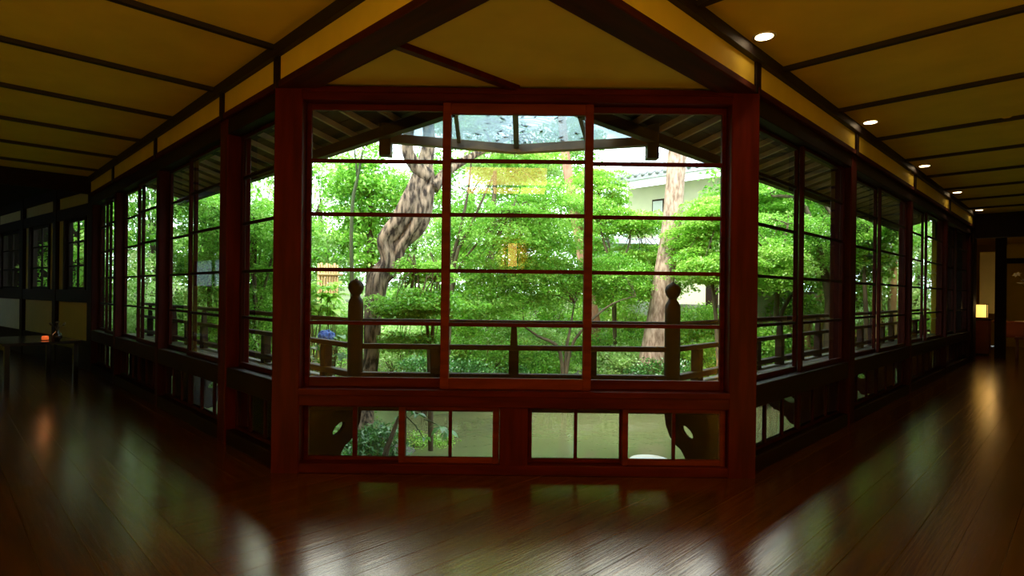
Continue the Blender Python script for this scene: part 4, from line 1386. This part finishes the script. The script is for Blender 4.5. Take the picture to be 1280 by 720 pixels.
# --- plants with large leaves: every leaf its own part
def big_leaf_mesh(name, L, W, mat, tone):
    n = 5
    vs, fs = [], []
    for i in range(n + 1):
        t = i / n
        w = W * math.sin(math.pi * min(1, t * .93 + .05)) ** .8
        z = .12 * L * math.sin(t * math.pi) - .25 * L * t * t
        vs += [(L * t, -w / 2, z + .10 * w), (L * t, 0, z), (L * t, w / 2, z + .10 * w)]
    for i in range(n):
        for j in range(2):
            a = i * 3 + j
            fs.append((a, a + 1, a + 4, a + 3))
    me = bpy.data.meshes.new(name)
    me.from_pydata(vs, [], fs)
    me.materials.append(M[mat])
    at_ = me.attributes.new('tone', 'FLOAT', 'FACE')
    at_.data.foreach_set('value', np.full(len(fs), tone, np.float32))
    return me


def leafy_plant(name, label, cat, base, tips, L, W, mat, per, seed, stem='stem', sr=.012):
    o = thing(name, label, cat, base)
    b0 = Vector(base)
    rr = random.Random(seed)
    ms = [big_leaf_mesh('leaf', L * s, W * s, mat, t) for s, t in ((.8, .35), (1.0, .6), (1.15, .8))]
    for tpt in tips:
        e = Vector(tpt) - b0
        m1 = e * .5 + Vector((rr.uniform(-.06, .06), rr.uniform(-.06, .06), .08))
        MB().tube([(0, 0, 0), m1, e], [sr, sr * .7, sr * .4], 6).build('stem', stem, o, smooth=True)
        a0 = rr.uniform(0, 6.28)
        for k in range(per):
            a = a0 + k * 2 * math.pi / per + rr.uniform(-.3, .3)
            place(rr.choice(ms), 'leaf', o, e + Vector((0, 0, rr.uniform(-.03, .03))), (rr.uniform(-.3, .3), rr.uniform(-.5, .25), a))
    return o


hb = at(408, 448, 8.2)
hz0 = gz(hb.x, hb.y)
hyd = leafy_plant('hydrangea', 'blue flowering hydrangea below the left veranda rail', 'shrub', (hb.x, hb.y, hz0),
                  [at(px, py, Yq) for px, py, Yq in ((392, 436, 8.2), (404, 428, 8.1), (418, 434, 8.2), (428, 446, 8.3), (396, 452, 8.1), (412, 450, 8.0), (386, 448, 8.3), (424, 424, 8.4), (408, 429, 8.05))], .16, .095, 'deep', 5, 71)
fc = at(408, 420, 8.05) - Vector((hb.x, hb.y, hz0))
r_ = np.random.default_rng(5)
dd = r_.normal(size=(260, 3))
dd /= np.linalg.norm(dd, axis=1)[:, None]
leaves('flower_head', hyd, np.array(fc) + dd * np.array([.10, .10, .075]), r_.uniform(0, 1, 260), .045, 'blue', .9, .9, 6)
for px, py, lab, sd in ((392, 385, 'broad leafed bright plant in front of the bamboo fence', 72), (418, 372, 'broad leafed plant beside the left newel post', 73), (388, 355, 'broad leafed plant at the left edge of the corner bay', 74),
                        (318, 372, 'broad leafed plant outside the first left wing sash', 75)):
    Yq = 10.2
    c = at(px, py, Yq)
    z0 = gz(c.x, c.y)
    rr = random.Random(sd)
    leafy_plant('aralia', lab, 'plant', (c.x, c.y, z0), [c + Vector((rr.uniform(-.28, .28), rr.uniform(-.2, .2), rr.uniform(-.28, .2))) for _ in range(6)], .27, .12, 'yellow', 7, sd)
bb_ = at(470, 600, 6.3)
z0 = gz(bb_.x, bb_.y)
bs = leafy_plant('bank_sapling', 'slanting sapling with large drooping leaves at the low left window', 'sapling', (bb_.x, bb_.y, z0), [at(499, 520, 6.3)], .12, .05, 'deep', 2, 76, 'bark', .045)
b0 = Vector((bb_.x, bb_.y, z0))
rr = random.Random(8)
ms = [big_leaf_mesh('leaf', .12 * q, .052 * q, 'deep', t) for q, t in ((.8, .35), (1.0, .6), (1.1, .8))]
for p0, p1, nl in (((502, 505), (522, 518), 4), ((502, 508), (551, 534), 6), ((530, 524), (560, 540), 4), ((508, 520), (530, 548), 3), ((502, 503), (512, 512), 3)):
    e0, e1 = at(*p0, 6.28) - b0, at(*p1, 6.22) - b0
    MB().tube([e0, e0.lerp(e1, .5) + Vector((0, 0, .02)), e1], [.008, .006, .004], 6).build('stem', 'stem', bs, smooth=True)
    a0 = rr.uniform(0, 6.28)
    for k in range(nl):
        place(rr.choice(ms), 'leaf', bs, e1, (rr.uniform(-.4, .4), rr.uniform(-.3, .5), a0 + k * 2 * math.pi / nl + rr.uniform(-.3, .3)))

# --- low undergrowth covering the banks
ug = np.random.default_rng(77)
N = 90000
ux, uy = ug.uniform(-9, 12, N), ug.uniform(6, 19, N)
uh = ground_h(ux, uy)
clump = .5 + .5 * np.sin(ux * 2.3 + 1.1 * np.sin(uy * 1.9)) * np.sin(uy * 2.1 + ux * .7)
ok = (uh > -.72) & ((ux + uy) / R2 > A0 + 1.2) & ((uy - ux) / R2 > B0 + 1.2)
ux, uy, uh, clump = ux[ok], uy[ok], uh[ok], clump[ok]
uz = uh + .03 + ug.uniform(0, 1, len(ux)) * (.08 + .28 * clump)
o = leaves('undergrowth', None, np.stack([ux, uy, uz], -1), ug.normal(.30, .22, len(ux)), .075, 'maple', .5, .5, 78)
tag(o, 'low leafy undergrowth covering the banks of the pond', 'undergrowth')

# --- rocks along the pond edge
RK = 'rocks along the pond edge'
ico = None
spots = [(455, 476, 10.4, .30, 'grey rock at the foot of the green maple behind the left sash'), (610, 482, 11.4, .26, 'grey rock on the far bank under the dark leafed shrub'), (650, 480, 11.6, .22, 'small grey rock on the far bank near the centre strut'),
         (730, 482, 11.8, .28, 'grey rock on the far bank right of the middle sash'), (800, 482, 11.7, .32, 'broad grey rock on the far bank below the pine trunk'), (860, 480, 11.6, .25, 'grey rock on the far bank behind the right newel post'),
         (500, 545, 7.9, .18, 'small rock on the near left bank'), (1020, 520, 8.9, .3, 'pale grey rock under the right wing bracket'), (470, 580, 7.0, .16, 'small rock among the dark bank leaves')]
for i, (px, py, Yq, s, lab) in enumerate(spots):
    c = at(px, py, Yq)
    z0 = max(gz(c.x, c.y), -.86)
    rr = np.random.default_rng(90 + i)
    th_, ph_ = 14, 9
    vs, fs = [], []
    k1, k2, k3 = rr.uniform(0, 6, 3)
    for j in range(ph_ + 1):
        f_ = math.pi * j / ph_
        for k in range(th_):
            t_ = 2 * math.pi * k / th_
            rad = 1 + .18 * math.sin(2 * t_ + k1) + .12 * math.sin(3 * t_ + 2 * f_ + k2) + .08 * math.sin(5 * t_ - 3 * f_ + k3)
            vs.append((s * 1.25 * rad * math.sin(f_) * math.cos(t_), s * rad * math.sin(f_) * math.sin(t_), s * .62 * rad * math.cos(f_)))
    for j in range(ph_):
        for k in range(th_):
            a, b3 = j * th_ + k, j * th_ + (k + 1) % th_
            fs.append((a, a + th_, b3 + th_, b3))
    mb = MB()
    mb.v, mb.f = vs, fs
    o = mb.build('rock', 'rock', None, (c.x, c.y, z0 + s * .25), smooth=True)
    tag(o, lab, 'rock', RK)
c = at(812, 577, 7.6)
mb = MB().lathe([(.05, -.12), (.20, -.10), (.27, -.02), (.26, .01), (.18, .03), (.0005, .035)], 22)
o = mb.build('stepping_stone', 'cloth', None, (c.x, c.y, -.79), smooth=True)
o.data.materials[0] = plain('pale_stone', (.62, .58, .50), .7, .12, 8, .2)
tag(o, 'flat pale stone just above the water at the low right window', 'stone')

# --- bamboo fence on the left
p0, p1 = at(398, 372, 13.4), at(424, 372, 13.8)
gzf = gz(p0.x, p0.y)
d = p1 - p0
bf = thing('bamboo_fence', 'tan upright bamboo fence behind the left newel post', 'fence', (p0.x, p0.y, gzf), math.atan2(d.y, d.x))
L = math.hypot(d.x, d.y)
htop = at(400, 330, 13.6).z - gzf
k = 0
x = 0
while x < L:
    MB().tube([(x, 0, -.05), (x, 0, htop + .03 * math.sin(k * 2.3))], [.032, .03], 8).build('slat', 'bamboo', bf, smooth=True)
    x += .068
    k += 1
for z in (.35, htop - .25):
    MB().tube([(-.05, -.045, z), (L + .05, -.045, z)], [.025, .025], 8).build('fence_rail', 'bamboo', bf, smooth=True)

# --- brown garden handrail and pavilion on the right
p0, p1 = at(935, 402, 12.2), at(1052, 398, 14.2)
d = p1 - p0
gr = thing('garden_handrail', 'brown timber garden handrail crossing beyond the first right wing sashes', 'railing', (p0.x, p0.y, gz(p0.x, p0.y)), math.atan2(d.y, d.x))
L = math.hypot(d.x, d.y)
h = p0.z - gz(p0.x, p0.y)
bar('handrail', gr, -.1, L + .1, -.05, .05, h - .05, h + .05, 'tan', .01)
bar('lower_rail', gr, -.1, L + .1, -.03, .03, h * .5, h * .5 + .06, 'tan', .006)
for k in range(6):
    x = L * k / 5
    bar('post', gr, x - .05, x + .05, -.05, .05, -.3, h - .05, 'tan', .006)
p0 = at(1070, 400, 15.6)
z0 = gz(p0.x, p0.y)
pv = thing('pavilion', 'small open tan timber pavilion beyond the right wing', 'pavilion', (p0.x, p0.y, z0), math.radians(45))
for sx in (-1, 1):
    for sy in (-1, 1):
        bar('post', pv, sx * .8 - .06, sx * .8 + .06, sy * .7 - .06, sy * .7 + .06, 0, 2.3, 'tan', .006)
for sy in (-1, 1):
    bar('beam', pv, -.95, .95, sy * .7 - .05, sy * .7 + .05, 2.3, 2.42, 'tan', .006)
bar('bench', pv, -.7, .7, -.1, .3, .42, .48, 'tan', .006)
for sx in (-1, 1):
    bar('bench_leg', pv, sx * .6 - .04, sx * .6 + .04, -.05, .25, 0, .42, 'tan', .006)
bar('back_panel', pv, -.74, .74, .66, .70, .1, 2.2, 'cream', .006)
MB().prism([(-.95, 2.42), (0, 2.8), (.95, 2.42), (.95, 2.5), (0, 2.9), (-.95, 2.5)], -.75, .75).build('roof', 'rooftile', pv)

p0, p1 = at(938, 394, 14.2), at(1012, 394, 14.9)
d = p1 - p0
zt = at(975, 364, 14.5).z
zg = gz((p0.x + p1.x) / 2, 14.5) - .1
gw = thing('garden_wall', 'pale blue white garden wall behind the brown garden handrail', 'wall', ((p0.x + p1.x) / 2, (p0.y + p1.y) / 2, zg), math.atan2(d.y, d.x))
Lw = d.length
bar('wall_panel', gw, -Lw / 2, Lw / 2, -.1, .1, 0, zt - zg - .1, 'white', .006)
bar('coping', gw, -Lw / 2 - .08, Lw / 2 + .08, -.16, .16, zt - zg - .1, zt - zg, 'rooftile', .02)

# --- pale house behind on the right, its facade runs like the left wing
hp = Vector((6.23, 17.0, 0))
HZ = 5.25
hs = thing('house', 'pale plastered house with a tiled roof behind the pine trunk', 'house', (hp.x, hp.y, 0), math.radians(135))
# local x along the facade (away to the left), local y = towards... away from the garden is -y
zb = gz(5, 19) - .1
WB = -.8
bar('wall', hs, -1.0, 3.9, WB - 2.4, WB, zb, HZ - .15, 'housewall', .01)
for x0, x1, z0, z1, lab in ((2.0, 2.9, 3.2, 4.6, 'w'), (.0, .9, 3.2, 4.6, 'w'), (-.8, -.2, 3.2, 4.6, 'w')):
    f = bar('window', hs, x0, x1, WB, WB + .06, z0, z1, 'dark', .006)
    for q in range(2):
        w_ = (x1 - x0) / 2
        xa = -w_ + w_ * q
        bar('pane', f, xa + .05, xa + w_ - .04, .03, .04, -(z1 - z0) / 2 + .06, (z1 - z0) / 2 - .06, 'cloth', .001)
dz0 = at(868, 372, 18.5).z
d_ = bar('door', hs, .55, .95, WB, WB + .05, zb, 2.25, 'dark', .006)
MB().lathe([(.02, 0), (.03, .02), (.01, .04)], 8).build('door_knob', 'metal', d_, (-.12, .03, 0))
bar('plinth', hs, -1.0, 3.9, WB, WB + .03, zb, 1.1, 'deckgrey' if 'deckgrey' in M else 'rock', .006)
MB().add([(-1.5, .25, HZ), (4.6, .25, HZ), (4.6, WB - 2.2, HZ + 1.45), (-1.5, WB - 2.2, HZ + 1.45), (-1.5, .25, HZ - .12), (4.6, .25, HZ - .12), (4.6, WB - 2.2, HZ + 1.33), (-1.5, WB - 2.2, HZ + 1.33)],
         [(3, 2, 1, 0), (4, 5, 6, 7), (0, 1, 5, 4), (1, 2, 6, 5), (2, 3, 7, 6), (3, 0, 4, 7)]).build('roof', 'rooftile', hs)
bar('eave_board', hs, -1.4, 4.5, .18, .22, HZ - .24, HZ - .10, 'cloth', .004)
x = -1.4
sl = 1.45 / (.25 - (WB - 2.2))
mt_ = None
while x < 4.6:
    if mt_ is None:
        mt_ = MB().tube([(0, .28, HZ + .02), (0, WB - 2.2, HZ + 1.48)], [.07, .07], 8).build('roof_tile', 'rooftile', hs, smooth=True)
        mt_.location = (x, 0, 0)
    else:
        o = mt_.copy()
        C.objects.link(o)
        o.location = (x, 0, 0)
    x += .27
p0, p1 = at(738, 322, 16.5), at(822, 322, 16.5)
zt = at(780, 300, 16.5).z
gw = thing('garden_wall', 'low white plastered garden wall with coping left of the pine trunk', 'wall', ((p0.x + p1.x) / 2, 16.5, gz(2.8, 16.5) - .1), math.radians(4))
hw = zt - gz(2.8, 16.5) + .1
Lw = (p1 - p0).length
bar('wall_panel', gw, -Lw / 2, Lw / 2, -.1, .1, 0, hw - .12, 'white', .006)
MB().prism([(-.22, hw - .12), (.22, hw - .12), (0, hw + .06)], -Lw / 2 - .1, Lw / 2 + .1).build('coping', 'rooftile', gw).rotation_euler = (0, 0, math.pi / 2)
